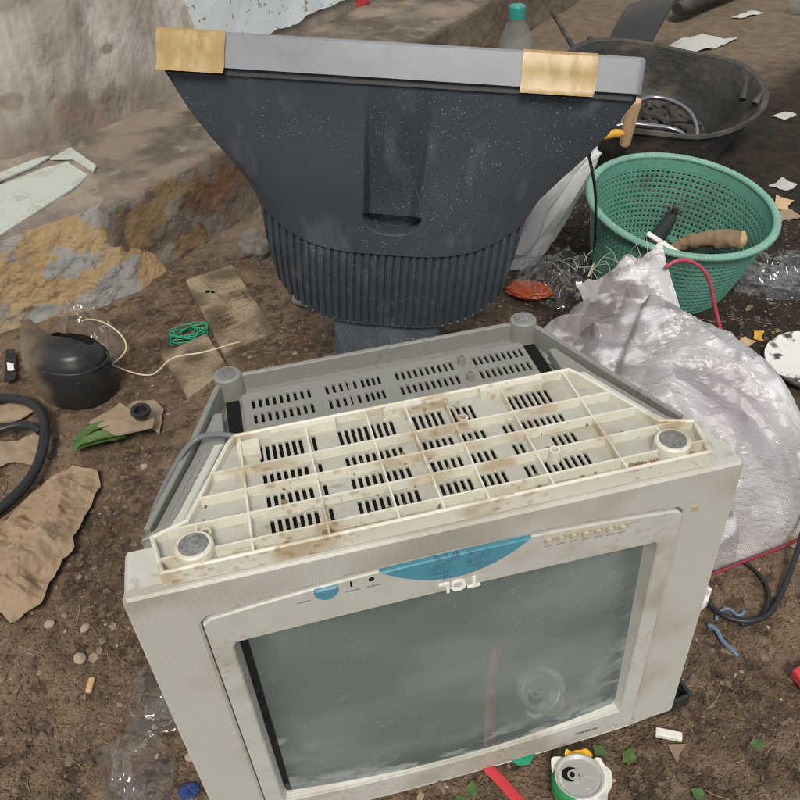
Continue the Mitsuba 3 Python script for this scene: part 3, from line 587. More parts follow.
d2('rear_shell', shell(210, 301, 0.070, KS, KW, KV, KA, np.array([-0.415, -0.41, -0.40, -0.39, -0.38, -0.37]), recess), 'dark_plastic', 40, 'smooth dark back with a rounded central recess')
def ribs(u, v, s, q, t):
    ph = (np.abs(u) * 0 + u) / 0.0142; w = np.abs((ph % 1) - 0.5) * 2; r = smooth01((0.86 - w) / 0.30) * 0.0060
    return v + r - 0.006, u, s
SS = np.array([0.275, 0.33, 0.38, 0.428])
d2('ribbed_skirt', shell(26, 34 * 14 + 1, 0.070, SS, np.array([0.238, 0.232, 0.225, 0.217]), np.array([-0.139, -0.165, -0.197, -0.236]), np.array([0.018, 0.020, 0.024, 0.028]), np.array([-0.40, -0.40, -0.39, -0.38]), None, ribs, False), 'dark_ribbed', 40, 'finely ribbed rear skirt')
bxr = loft([np.array([(x, y, s) for x, y in rrect(-w + 0.005, w + 0.005, -0.53, vt, 0.015, 4)]) for s, w, vt in ((0.35, 0.110, -0.235), (0.42, 0.107, -0.248), (0.50, 0.100, -0.262), (0.505, 0.092, -0.275))]); d2('neck_box', bxr, 'dark_plastic', 32)
def tape(u0, u1, seed):
    n = 40; us = np.linspace(u0, u1, n); prof = [(0.006, 0.012), (0.0018, 0.002), (0.0016, -0.020), (0.0016, -0.045), (-0.004, -0.0505), (-0.02, -0.0508)]
    e = meshkit.noise(np.c_[np.arange(6) * 1.7, np.zeros(6), np.full(6, seed)], 3) * 0.008
    rr = []
    for v_, s_ in prof:
        wob = 0.0012 * (meshkit.fbm(np.c_[us * 60, np.full(n, s_ * 90), np.full(n, seed)], 3, 2))
        wr = 0.0016 * np.maximum(0, creases(us * 1.0, np.full(n, s_) * 1.0 + 0.3 * seed, 0.02, int(seed * 7)) - 0.4)
        pull = np.linspace(0, 1, n) ** 8 * (e[len(rr)] - 0.004)
        rr.append(np.c_[us + pull, v_ + wob + wr, np.full(n, s_)])
    v = np.vstack(rr); I = (np.arange(5)[:, None] * n + np.arange(n - 1)).ravel()
    m = trimesh.Trimesh(v, np.vstack([np.c_[I, I + 1, I + n + 1], np.c_[I, I + n + 1, I + n]]), process=False); return m
d2('tape', tape(-HW - 0.001, -0.268, 1.0), 'tan_tape', True, 'tan tape patch at the left corner of the frame')
d2('tape', tape(0.188, 0.300, 2.0), 'tan_tape', True, 'tan tape patch near the right end of the frame')

# ------------------------------------------------------------------ basket, tub and what they hold
def tilted(m, o, n):
    n = np.array(n, float); n /= np.linalg.norm(n); ex = np.cross([0, 1, 0], n); ex /= np.linalg.norm(ex); return frame(m, o, ex, np.cross(n, ex), n)
# lattice
BK, BO, BN = 'green_basket', np.array([0.885, 1.064, 0.215]), (0.068, -0.150, 1)
tag(BK, 'round green plastic lattice basket holding black rags and a stick', 'basket')
BH, R1, R0 = 0.205, 0.214, 0.165
def brad(h): return R0 + (R1 - R0) * ((h + BH) / BH) ** 0.8
bars = []
NT = 96
hs = np.linspace(-BH, -0.028, 8)
for k in range(NT):                                     # upright ribs of the lattice
    a = 2 * np.pi * k / NT; c, s_ = math.cos(a), math.sin(a); rings = []
    for h in hs:
        r = brad(h); w = 0.0030 * r / R1
        for_ = [(-w, 0.0022), (w, 0.0022), (w, -0.0022), (-w, -0.0022)]
        rings.append([((r + dr_) * c - w_ * s_, (r + dr_) * s_ + w_ * c, h) for w_, dr_ in for_])
    bars.append(loft(rings))
for h in np.linspace(-BH + 0.004, -0.030, 14):          # hoops
    r = brad(h); bars.append(trimesh.creation.revolve([(r - 0.0018, h - 0.003), (r + 0.003, h - 0.003), (r + 0.003, h + 0.003), (r - 0.0018, h + 0.003), (r - 0.0018, h - 0.003)], sections=96))
add(BK + '__lattice_wall', tilted(cat(*bars), BO, BN), 'green_plastic', 30)
add(BK + '__collar', tilted(trimesh.creation.revolve([(brad(-0.034) - 0.002, -0.034), (brad(-0.034) + 0.003, -0.034), (R1 + 0.003, -0.004), (R1 - 0.002, -0.004), (brad(-0.034) - 0.002, -0.034)], sections=104), BO, BN), 'green_plastic', 30)
rimp = [(R1 + 0.004 + 0.0095 * math.cos(t), 0.0 + 0.0075 * math.sin(t)) for t in np.linspace(0, 2 * np.pi, 14)]
rim = trimesh.creation.revolve(rimp, sections=416); v = rim.vertices; ang = np.arctan2(v[:, 1], v[:, 0]); rr_ = np.hypot(v[:, 0], v[:, 1])
sc = 1 + 0.0075 * (np.sin(ang * 138) > 0) * (np.abs(rr_ - R1 - 0.004) < 0.02); rim.vertices = v * np.c_[sc, sc, 1 + 0 * sc]
add(BK + '__rim', tilted(rim, BO, BN), 'green_rim', 40, 'paler rolled rim')
base_bars = []
for q in np.linspace(-R0 * 0.92, R0 * 0.92, 18):
    l = math.sqrt(R0 ** 2 - q ** 2); base_bars += [box(-l, l, q - 0.0028, q + 0.0028, -BH - 0.0022, -BH + 0.0018), box(q - 0.0028, q + 0.0028, -l, l, -BH - 0.0018, -BH + 0.0024)]
base_bars.append(trimesh.creation.revolve([(R0 - 0.006, -BH - 0.003), (R0 + 0.003, -BH - 0.003), (R0 + 0.003, -BH + 0.004), (R0 - 0.006, -BH + 0.004), (R0 - 0.006, -BH - 0.003)], sections=80))
add(BK + '__base_grid', tilted(cat(*base_bars), BO, BN), 'green_plastic', 30)
def spike_end(p, d, n, L, seed):
    r_ = np.random.default_rng(seed); out = []
    for _ in range(n):
        dd = np.asarray(d) + r_.normal(0, 0.55, 3); dd /= np.linalg.norm(dd); out.append(tube([p, p + dd * L * r_.uniform(.5, 1)], np.array([0.0022, 0.0006]), 2, 5, False))
    return out
brush = [tube([(0.845, 1.120, 0.065), (0.895, 1.155, 0.085), (0.945, 1.19, 0.11)], np.interp(np.linspace(0, 1, 30), [0, .7, 1], [0.021, 0.019, 0.015]), 30, 12)] + spike_end(np.array([0.945, 1.19, 0.115]), (0.5, 0.4, 0.6), 60, 0.03, 3)
add('black_brush', cat(*brush), 'black_plastic', 40, 'matted black brush end standing up inside the green basket', 'brush')
add('black_rag', crumple((0.93, 1.10, 0.035), (0.10, 0.07, 0.030), 5, 16, 0.5, 5), 'black_plastic', 40, 'crumpled black rag on the floor of the green basket', 'rag')
st = tube([(0.90, 1.09, 0.075), (0.95, 1.075, 0.098), (1.00, 1.045, 0.108), (1.035, 1.02, 0.112)], np.array([0.014, 0.017, 0.020, 0.018, 0.021, 0.024, 0.024, 0.022])[np.minimum(np.arange(40) // 5, 7)], 40, 14)
st.vertices += (meshkit.fbm(st.vertices * 60, 3, 4) - 0.5)[:, None] * 0.008
add('broken_branch', st, 'old_wood', 40, 'thick brown broken branch stub lying in the green basket', 'branch')
add('broken_branch__cut_end', crumple((1.037, 1.018, 0.112), (0.012, 0.016, 0.021), 61, 9, 0.4, 3, -0.6), 'tan_wood', 40, 'pale cut end')
add('broken_strip', place(rbox(0.13, 0.014, 0.006, 0.002), (0.845, 1.02, 0.125), -0.9, 0.2, 0.35), 'white_plastic', 30, 'pale flat slat sticking up inside the left of the green basket', 'slat')
add('red_scrap', crumple((0.80, 1.07, 0.10), (0.022, 0.03, 0.014), 9, 20, 0.6, 4), 'red_plastic', 40, 'small dark red scrap against the inside of the green basket', 'scrap')

TB, TO, TN = 'black_tub', np.array([1.275, 1.93, 0.185]), (0.014, -0.20, 1)
tag(TB, 'large black rubber tub with dusty inside standing behind the green basket', 'tub')
def tubm():
    prof = [(0.002, -0.192), (0.235, -0.192), (0.262, -0.15), (0.300, -0.04), (0.315, 0.0), (0.330, 0.004), (0.333, -0.006), (0.322, -0.02), (0.285, -0.12), (0.258, -0.205), (0.002, -0.205)]
    P = []
    for (a, b), (c, d) in zip(prof[:-1], prof[1:]):
        for t in np.linspace(0, 1, 6)[:-1]: P.append((a + (c - a) * t, b + (d - b) * t))
    P.append(prof[-1]); m = lathe(P, 120); v = m.vertices; a = np.arctan2(v[:, 1], v[:, 0]); hgt = np.clip((v[:, 2] + 0.2) / 0.2, 0, 1.1)
    k = 1 + hgt ** 2 * (0.05 * np.cos(2 * a + 0.6) + 0.03 * np.cos(3 * a + 1) + 0.010 * np.sin(7 * a))
    m.vertices = np.c_[v[:, 0] * k, v[:, 1] * k, v[:, 2] + hgt ** 2 * 0.012 * np.sin(3 * a + 2)]; return m
add(TB + '__bowl', tilted(tubm(), TO, TN), 'black_rubber', 45)
for k, (p0, p1) in enumerate((((1.52, 1.80, 0.145), (1.565, 1.865, 0.19)), ((1.54, 1.76, 0.14), (1.60, 1.80, 0.165)))):
    add(TB + '__torn_ear', tube([p0, (np.array(p0) + p1) / 2 + [0, 0, 0.008], p1], np.interp(np.linspace(0, 1, 12), [0, 1], [0.012, 0.003]), 12, 8), 'black_rubber', 40)
for k, (pts, r, lab) in enumerate((
    ([(1.13, 1.86, 0.10), (1.19, 1.91, 0.135), (1.27, 1.93, 0.145), (1.34, 1.86, 0.13), (1.345, 1.76, 0.09), (1.335, 1.73, 0.06)], 0.0075, 'big bent chrome tube arching in the black tub'),
    ([(1.03, 1.80, 0.09), (1.10, 1.79, 0.125), (1.17, 1.75, 0.125), (1.24, 1.70, 0.115), (1.27, 1.69, 0.09)], 0.0085, 'chrome tube lying along the near rim inside the black tub'),
    ([(1.06, 1.76, 0.085), (1.13, 1.73, 0.105), (1.19, 1.71, 0.10), (1.21, 1.70, 0.08)], 0.006, 'thin chrome tube nearest the near rim inside the black tub'))):
    add('chrome_tube', tube(pts, r, 60, 12), 'chrome', True, lab, 'tube', 'bent chrome tubes in the tub')
jr = []
for k in range(34):
    a = rng.uniform(0, 6.28); r = rng.uniform(0.02, 0.21); c = np.array([TO[0] + r * math.cos(a), TO[1] - 0.02 + r * math.sin(a), 0.035 + rng.uniform(0, 0.05)]); d = rng.normal(0, 1, 3) * [1, 1, 0.15]; d /= np.linalg.norm(d); L = rng.uniform(0.06, 0.14)
    jr.append(tube([c - d * L / 2, c + [0, 0, 0.01], c + d * L / 2], rng.uniform(0.004, 0.010), 10, 8))
add('scrap_metal', cat(*jr), 'black_rubber', 40, 'dark jumble of scrap rods filling the bottom of the black tub', 'scrap', kind='stuff')
add('yellow_handle', place(tube([(0, 0, 0), (0.035, 0.004, 0.004), (0.07, 0.0, 0.0)], np.interp(np.linspace(0, 1, 20), [0, .2, .8, 1], [0.009, 0.013, 0.013, 0.006]), 20, 14), (0.965, 1.66, 0.150), 0.0), 'yellow_plastic', True, 'yellow tool handle resting on the left rim of the black tub', 'handle')
tw = lathe([(0.002, 0), (0.016, 0), (0.018, 0.01), (0.021, 0.14), (0.019, 0.15), (0.002, 0.152)], 32)
add('wooden_grip', place(tw, (1.062, 1.70, 0.10), 0.2, 0.22, -0.06), 'tan_wood', 40, 'tan wooden grip standing up at the left rim of the black tub', 'grip')
for pts, r, lab in (([(1.155, 2.29, 0.2), (1.23, 2.59, 0.2), (1.303, 2.888, 0.2)], 0.010, 'thin dark rod leaning against the far ledge left of the other rod'),
                    ([(1.215, 2.08, 0.205), (1.243, 2.26, 0.205), (1.271, 2.444, 0.205)], 0.012, 'thin dark rod lying across the far rim of the black tub')):
    add('rod', tube(pts, r, 12, 8), 'black_rubber', True, lab, 'rod')
# bent black rubber slab beyond the tub
sl_ = []
for t in np.linspace(0, 1, 24):
    c = np.array([1.37 + 0.42 * t, 2.33 + 0.52 * t, 0.20 + 0.02 * t + 0.10 * math.sin(math.pi * t) * 0.5]); wv = np.array([0.70, -0.55, 0.25]) * (0.095 + 0.03 * t); th = np.array([0.15, 0.2, 0.9]) * 0.022
    bow = np.array([0.1, 0.1, 0.3]) * 0.02
    sl_.append(np.array([c - wv, c - wv * 0.5 + bow, c + bow * 1.3, c + wv * 0.5 + bow, c + wv, c + wv - th, c - th * 0.6, c - wv - th]))
add('black_fender', loft(sl_), 'black_plastic', 40, 'curved black plastic fender lying beyond the black tub', 'fender')
add('dark_log', tube([(2.10, 3.25, 0.05), (2.27, 3.36, 0.065), (2.47, 3.48, 0.055), (2.72, 3.60, 0.07)], np.interp(np.linspace(0, 1, 40), [0, .1, .5, .9, 1], [0.03, 0.055, 0.06, 0.05, 0.03]), 40, 14), 'black_rubber', 40, 'dark lumpy roll lying on bare earth beyond the fender', 'roll')
add('red_box', place(rbox(0.12, 0.07, 0.07, 0.006), (0.56, 3.40, 0.235), 0.8), 'red_plastic', 30, 'small red box on the far ledge at the foot of the pale painted wall', 'box')
# big water bottle
WB = 'water_bottle'; tag(WB, 'large clear water bottle with a teal cap behind the dark television', 'bottle')
prof = [(0.01, 0.0), (0.052, 0.0), (0.061, 0.01), (0.062, 0.10), (0.059, 0.11), (0.062, 0.12), (0.062, 0.22), (0.058, 0.27), (0.046, 0.315), (0.030, 0.345), (0.024, 0.355), (0.024, 0.372)]
wbm = lathe([(r * 1.08, z * 1.17) for r, z in prof], 48)
bx_, by_ = 0.845, 2.10
add(WB + '__body', place(wbm, (bx_, by_, GZ)), 'bottle_plastic', 40)
add(WB + '__water', place(lathe([(0.01, 0.004), (0.05, 0.004), (0.058, 0.012), (0.059, 0.255), (0.056, 0.262), (0.002, 0.262)], 40), (bx_, by_, GZ)), {'type': 'principled', 'base_color': rgb(0.35, 0.56, 0.55), 'roughness': 0.05, 'spec_trans': 0.6, 'eta': 1.33} if False else 'bottle_plastic', 40)
capm = lathe([(0.002, 0.462), (0.0235, 0.462), (0.0265, 0.458), (0.0265, 0.424), (0.024, 0.424)], 60); v = capm.vertices; a = np.arctan2(v[:, 1], v[:, 0]); k = 1 + 0.02 * np.sign(np.sin(a * 30)) * (v[:, 2] < 0.396); capm.vertices = v * np.c_[k, k, 1 + 0 * k]
add(WB + '__cap', place(capm, (bx_, by_, GZ)), 'teal_cap', 30)

# ------------------------------------------------------------------ woven sack
SK = 'woven_sack'
tag(SK, 'crumpled lilac white woven plastic sack slumped beside the television', 'sack')
fp = Polygon([(0.365, 0.26), (0.46, 0.212), (0.56, 0.222), (0.66, 0.236), (0.75, 0.265), (0.795, 0.34), (0.790, 0.46), (0.770, 0.57), (0.735, 0.69), (0.68, 0.79), (0.60, 0.835), (0.48, 0.845), (0.40, 0.80), (0.355, 0.60)]).buffer(0.03).buffer(-0.03)
def sackz(x, y):
    d = shapely.distance(shapely.points(x, y), fp.exterior); p = np.stack([x, y, 0 * x], -1)
    top = 0.205 + 0.035 * np.exp(-((x - 0.56) ** 2 + (y - 0.62) ** 2) / 0.03) - 0.05 * smooth01((0.45 - y) / 0.2) - 0.03 * smooth01((x - 0.68) / 0.1)
    prof = np.sqrt(np.clip(1 - (1 - np.clip(d / 0.13, 0, 1)) ** 2.2, 0, 1))
    q = np.stack([x * 1.0 + 0.6 * y, y - 0.4 * x, 0 * x], -1)
    fold = 0.020 * (ridged(q * [1.6, 0.7, 1], 4.5, 3, 3) - 0.62) + 0.008 * (ridged(q, 13, 5, 3) - 0.6) + 0.003 * (ridged(q, 40, 9, 2) - 0.6) + 0.055 * (creases(q[:, 0] * 1.8, q[:, 1] * 0.8, 0.095, 4) - 0.5) + 0.018 * (creases(q[:, 0] * 1.6, q[:, 1] * 0.7, 0.040, 6) - 0.5) + 0.006 * (creases(q[:, 0] * 1.3, q[:, 1], 0.017, 7) - 0.5)
    lapl = 0.028 * smooth01(((x - 0.52) * 0.75 + (0.60 - y) * 0.66) / 0.012)        # the near layer of cloth folded over the far one
    return GZ - 0.004 + (top + fold + lapl) * prof
sk = sheet(np.array(fp.exterior.coords)[:-1], 0.0055, sackz, seed=2)
add(SK + '__cloth', thick(sk, 0.004), 'woven_sack', True, uv=np.vstack([sk.vertices[:, :2] + sk.vertices[:, 2:] * 0.5] * 2))
e = [(x, y, gh(x, y) + 0.012) for x, y in [(0.44, 0.211), (0.50, 0.206), (0.56, 0.214), (0.61, 0.222), (0.66, 0.228), (0.70, 0.236), (0.76, 0.257)]]
add(SK + '__red_hem', tube(e, 0.0028, 60, 8), 'dark_red', True, 'dark red hem at the bottom edge')
# raised mouth flap with torn threads
def flap():
    us, vs = np.linspace(0, 1, 70), np.linspace(0, 1, 36); g = []
    for b in vs:
        for a in us:
            p = np.array([0.50 + 0.20 * a + 0.02 * b, 0.80 + 0.02 * a + 0.035 * b - 0.10 * (1 - b), 0.165 + 0.075 * b * (0.30 + 0.70 * a)]); q = p * 1.0
            p = p + np.array([0.0, 0.5, 0.3]) * (0.05 * (ridged(q[None], 9, 4, 3)[0] - 0.6)) + np.array([0, 0.3, 1.0]) * 0.05 * (meshkit.fbm(q[None] * [22, 9, 1], 3, 3)[0] - 0.5) * (0.2 + b)
            g.append(p)
    v = np.array(g); n = len(us); I = (np.arange(len(vs) - 1)[:, None] * n + np.arange(n - 1)).ravel()
    return trimesh.Trimesh(v, np.vstack([np.c_[I, I + 1, I + n + 1], np.c_[I, I + n + 1, I + n]]), process=False), v
fm, fv = flap(); add(SK + '__mouth_flap', fm, 'woven_sack', True, uv=fv[:, :2] + fv[:, 2:])
th = []
for k in range(24):
    p = np.array([rng.uniform(0.47, 0.70), rng.uniform(0.80, 0.86), rng.uniform(0.205, 0.235)]); d = rng.normal(0, 1, 3) * [1, 0.7, 0.6] + [-0.3, 0.6, 0.3]; d /= np.linalg.norm(d); L = rng.uniform(0.02, 0.07)
    th.append(tube([p, p + d * L * 0.5 + [0, 0, 0.012], p + d * L + rng.normal(0, 0.008, 3)], 0.0007, 8, 4))
add(SK + '__torn_threads', cat(*th), 'dull_white', True); labels[SK + '__torn_threads'] = {'kind': 'stuff'}

# ------------------------------------------------------------------ bags, films, papers
def bag(key, lab, poly, hgt, seed, m='clear_film', cell=0.03):
    """a flattened film bag: an upper and a lower creased sheet joined at the edge"""
    P = Polygon(poly)
    def top(x, y):
        d = shapely.distance(shapely.points(x, y), P.exterior); prof = np.sqrt(np.clip(1 - (1 - np.clip(d / 0.035, 0, 1)) ** 2, 0, 1))
        return gh(x, y) + 0.003 + prof * hgt * (0.30 + 0.80 * creases(x, y, cell, seed) + 0.30 * (creases(x, y, cell * 0.45, seed + 9) - 0.5))
    a = sheet(poly, 0.003, top, seed=seed); b = a.copy(); x, y = b.vertices[:, 0], b.vertices[:, 1]; b.vertices[:, 2] = np.minimum(gh(x, y) + 0.002 + 0.15 * (a.vertices[:, 2] - gh(x, y)), a.vertices[:, 2] - 0.0005); b.invert()
    lap = np.zeros(len(a.vertices)); nb = np.zeros(len(a.vertices))
    e = a.edges_unique; dz = (a.vertices[e[:, 1], 2] - a.vertices[e[:, 0], 2]); np.add.at(lap, e[:, 0], dz); np.add.at(lap, e[:, 1], -dz); np.add.at(nb, e[:, 0], 1); np.add.at(nb, e[:, 1], 1)
    lap = np.abs(lap / np.maximum(nb, 1)); w = np.clip(lap / np.percentile(lap, 93), 0, 1) ** 1.6
    rim = np.clip(1 - shapely.distance(shapely.points(a.vertices[:, 0], a.vertices[:, 1]), P.exterior) / 0.006, 0, 1)
    w = np.clip(0.24 + 0.60 * w + 0.40 * rim, 0, 0.85); col = np.repeat(np.r_[w, w * 0.6][:, None], 3, 1)
    k_, base = 1, key
    while key in scene: key = f'{base}_{k_:03d}'; k_ += 1
    scene[key] = mikit.ply(cat(a, b), 'm_' + m, True, color=col); tag(key, lab, 'plastic bag')
bag('plastic_bag', 'crumpled clear plastic bag on the earth right of the green basket', [(1.03, 0.99), (1.07, 1.06), (1.10, 1.15), (1.15, 1.17), (1.19, 1.10), (1.25, 1.05), (1.25, 0.96), (1.17, 0.91), (1.08, 0.93)], 0.09, 3, cell=0.045)
bag('plastic_bag', 'small clear plastic bag pressed against the lower left side of the television', [(-0.455, 0.205), (-0.447, 0.245), (-0.44, 0.285), (-0.405, 0.278), (-0.355, 0.27), (-0.34, 0.20), (-0.365, 0.170), (-0.42, 0.178), (-0.445, 0.188)], 0.07, 11, cell=0.034)
bag('plastic_bag', 'clear plastic bag with folded lip, nearest one on the earth', [(-0.500, 0.168), (-0.46, 0.172), (-0.435, 0.192), (-0.418, 0.182), (-0.395, 0.155), (-0.38, 0.12), (-0.388, 0.07), (-0.43, 0.05), (-0.475, 0.07), (-0.487, 0.13)], 0.075, 17, cell=0.034)
bag('plastic_bag', 'limp clear plastic film lying behind the black hood', [(-0.640, 1.42), (-0.58, 1.39), (-0.515, 1.31), (-0.475, 1.24), (-0.505, 1.19), (-0.58, 1.23), (-0.63, 1.29)], 0.11, 23)
bag('plastic_bag', 'clear bag draped over the orange wrapper behind the sack', [(0.50, 1.16), (0.54, 1.22), (0.62, 1.25), (0.68, 1.21), (0.73, 1.12), (0.68, 1.04), (0.58, 1.05), (0.52, 1.10)], 0.10, 29, cell=0.05)
wv_ = trimesh.creation.icosphere(6); v = wv_.vertices.copy(); dd = creases(v[:, 0] * 1.0 + 0.3 * v[:, 1], v[:, 2], 0.35, 8) * 0.30 + creases(v[:, 1] - v[:, 0] * 0.4, v[:, 2] * 0.8, 0.18, 9) * 0.16
v = v * (0.75 + dd)[:, None] * [0.085, 0.055, 0.21]; v[:, 0] += 0.42 * v[:, 2] + 0.10 * (v[:, 2] > 0) * v[:, 2]; v += [0.640, 1.30, 0.15]; v[:, 2] = np.maximum(v[:, 2], gh(v[:, 0], v[:, 1]) + 0.002); wv_.vertices = v
add('plastic_bag', wv_, 'milky_film', 25, 'tall white plastic bag standing behind the dark television', 'plastic bag')
ow = crumple((0.535, 1.13, 0.005), (0.055, 0.035, 0.016), 37, 16, 0.5, 4, -0.5); add('orange_wrapper', ow, 'orange_foil', 40, 'crumpled orange red wrapper under a clear bag', 'wrapper')

def ground_sheet(poly, lift, amp, f, seed, step=0.006, lin=None):
    def zf(x, y):
        p = np.stack([x, y, 0 * x], -1); d = shapely.distance(shapely.points(x, y), Polygon(poly).exterior); k = 0.35 + 0.65 * smooth01(d / 0.05)
        z = gh(x, y) + lift + amp * k * (0.55 * creases(x, y, 0.5 / f, seed) + 0.26 * creases(x, y, 0.22 / f, seed + 50) + 0.10 * creases(x, y, 0.09 / f, seed + 70) + 0.10 * ridged(p, f, seed, 4))
        return z + (lin(x, y) if lin else 0)
    return sheet(poly, step, zf, seed=seed)
pp = ground_sheet([(-0.610, 0.80), (-0.575, 0.815), (-0.522, 0.785), (-0.515, 0.74), (-0.535, 0.66), (-0.553, 0.60), (-0.548, 0.57), (-0.566, 0.545), (-0.583, 0.50), (-0.592, 0.455), (-0.640, 0.425), (-0.66, 0.455), (-0.70, 0.44), (-0.76, 0.50), (-0.78, 0.58), (-0.72, 0.66), (-0.665, 0.73)], 0.002, 0.085, 9, 6, 0.0035)
add('brown_paper', thick(pp, 0.0012), 'brown_paper', 9, 'large sheet of crumpled brown paper on the earth left of the television', 'paper')
c1 = ground_sheet([(-0.540, 0.915), (-0.475, 0.965), (-0.43, 0.89), (-0.40, 0.88), (-0.405, 0.85), (-0.475, 0.845)], 0.036, 0.022, 10, 2); c2 = ground_sheet([(-0.482, 0.965), (-0.455, 1.00), (-0.41, 0.99), (-0.388, 0.95), (-0.397, 0.86), (-0.43, 0.90)], 0.010, 0.018, 9, 4)
add('torn_cardboard', thick(c1, 0.002), 'card_board', 50, 'torn pale cardboard flap with a dark hole on green leaves', 'cardboard')
add('torn_cardboard__back_flap', thick(c2, 0.002), 'card_board', 50)
add('torn_cardboard__socket', place(lathe([(0.016, 0), (0.021, 0.012), (0.020, 0.018), (0.013, 0.016), (0.011, 0.004), (0.001, 0.004)], 28), (-0.425, 0.885, 0.030), 0, 0.1, 0.1), 'dusty_black', 40, 'dark round socket')
for k, q in enumerate(([(-0.79, 0.97), (-0.70, 0.945), (-0.645, 0.965), (-0.655, 0.905), (-0.66, 0.855), (-0.70, 0.88), (-0.76, 0.86)], [(-0.80, 1.02), (-0.70, 1.01), (-0.66, 1.04), (-0.72, 1.07), (-0.80, 1.06)])):
    add('paper_scrap', thick(ground_sheet(q, 0.006, 0.02, 12, 20 + k), 0.0015), 'card_board', 50, ('pale torn paper scrap inside the loop of the black hose', 'pale paper scrap above the loop of the black hose')[k], 'paper')
# folded green leaves
gl_ = []
for k in range(7):
    a = rng.uniform(-0.25, 0.45); L = rng.uniform(0.10, 0.15); w = rng.uniform(0.010, 0.018); o = np.array([-0.578 + rng.uniform(-0.012, 0.02), 0.872 + rng.uniform(-0.03, 0.03)]); n = 16
    t = np.linspace(0, 1, n); cx, cy = o[0] + L * t * math.cos(a), o[1] + L * t * math.sin(a); cz = gh(cx, cy) + 0.012 + 0.02 * np.sin(t * 3) * rng.uniform(.3, 1) + 0.004 * k * 0.5; ww = w * np.sin(np.pi * np.clip(t * 0.9 + 0.06, 0, 1)) ** 0.6
    px, py = -math.sin(a), math.cos(a)
    v = np.vstack([np.c_[cx - px * ww, cy - py * ww, cz + ww * 0.5], np.c_[cx, cy, cz], np.c_[cx + px * ww, cy + py * ww, cz + ww * 0.6]]); I = np.r_[np.arange(n - 1), np.arange(n - 1) + n]
    gl_.append(trimesh.Trimesh(v, np.vstack([np.c_[I, I + 1, I + n + 1], np.c_[I, I + n + 1, I + n]]), process=False))
LB = 'leaf_bundle'; tag(LB, 'folded bundle of long green leaves sticking out under the torn cardboard', 'leaves')
for m in gl_: add(LB + '__leaf', m, 'leaf_green', True)

# ------------------------------------------------------------------ things on the left of the yard
def board(key, corners, t, lab, m, extra=None):
    q = np.array(corners); z = float(np.max(gh(q[:, 0], q[:, 1]))) + t; g = plate(q, [], t + 0.02, 0.0015); g.apply_transform(np.diag([1, 1, -1, 1])); g.invert(); g.apply_translation((0, 0, z)); add(key, g, m, 30, lab, 'board'); return z
bz_ = board('old_board', [(-0.321, 1.508), (-0.191, 1.55), (-0.111, 1.171), (-0.244, 1.117)], 0.010, 'long dirty board with raised ribs lying at the foot of the ledge', 'old_board')
ax, ay = np.array([0.133, 0.054]) / 0.1435, np.array([0.080, -0.379]) / 0.3875
ax = ax / np.linalg.norm(ax); ay = ay / np.linalg.norm(ay)
def brd(u, v, lu, lv, h=0.004): return place(rbox(lu, lv, h * 2, 0.0018), (-0.318 + ax[0] * u + ay[0] * v, 1.505 + ax[1] * u + ay[1] * v, bz_ + 0.001), math.atan2(ax[1], ax[0]))
for u, v, lu, lv in ((0.068, 0.2, 0.004, 0.36), (0.040, 0.24, 0.045, 0.006), (0.040, 0.262, 0.045, 0.006), (0.040, 0.285, 0.05, 0.006), (0.040, 0.31, 0.045, 0.006), (0.10, 0.12, 0.035, 0.006), (0.10, 0.15, 0.035, 0.006), (0.10, 0.19, 0.038, 0.006), (0.10, 0.23, 0.035, 0.006), (0.02, 0.26, 0.005, 0.07), (0.118, 0.17, 0.005, 0.10)):
    add('old_board__raised_rib', brd(u, v, lu, lv), 'old_board', 30)
for u, v in ((0.035, 0.10), (0.048, 0.112)): add('old_board__hole', place(lathe([(0.0005, 0.0), (0.006, 0.0), (0.007, 0.0012)], 16), (-0.318 + ax[0] * u + ay[0] * v, 1.505 + ax[1] * u + ay[1] * v, bz_ + 0.0002)), 'black_inside', 30)
board('speckled_board', [(-0.39, 1.161), (-0.279, 1.218), (-0.237, 1.052), (-0.333, 0.966)], 0.016, 'small square speckled board lying nearer than the long one', 'old_board')
HD = 'black_hood'; tag(HD, 'dusty black plastic hood with a slot on top lying on the earth', 'hood')
hp = [(0.0008, -0.012), (0.078, -0.012), (0.087, 0.008), (0.088, 0.045), (0.083, 0.080), (0.074, 0.108), (0.058, 0.128), (0.036, 0.140), (0.0008, 0.146)]
hp2 = []
for (a, b), (c, d) in zip(hp[:-1], hp[1:]): hp2 += [(a + (c - a) * t, b + (d - b) * t) for t in np.linspace(0, 1, 5)[:-1]]
hm = lathe(hp2 + [hp[-1]], 64); v = hm.vertices; v[:, 1] *= 0.84; v[:, 0] = v[:, 0] * 1.05 - 0.10 * np.maximum(v[:, 2], 0) * (v[:, 0] < 0); v += (meshkit.fbm(v * 22, 2, 5) - 0.5)[:, None] * 0.006; hm.vertices = v; hm.merge_vertices()
hs_ = m3.Manifold(m3.Mesh(np.array(hm.vertices, np.float32), np.array(hm.faces, np.uint32)))
cutm = m3.Manifold.batch_hull([m3.Manifold.sphere(0.010, 20).translate((x, y, z)) for x in (-0.034, 0.040) for y in (0.018, 0.040) for z in (0.075, 0.20)])
hc = tm(hs_ - cutm)
add(HD + '__body', place(hc, (-0.583, 1.095, -0.022), -0.45, 0.0, 0.12), 'dusty_black', 35)
add(HD + '__groove', place(trimesh.creation.revolve([(0.080, 0.092), (0.0835, 0.096), (0.080, 0.100), (0.080, 0.092)], sections=60).apply_transform(np.diag([1.05, 0.82, 1, 1])), (-0.583, 1.095, -0.022), -0.35, 0.0, 0.10), 'dusty_black', 30)
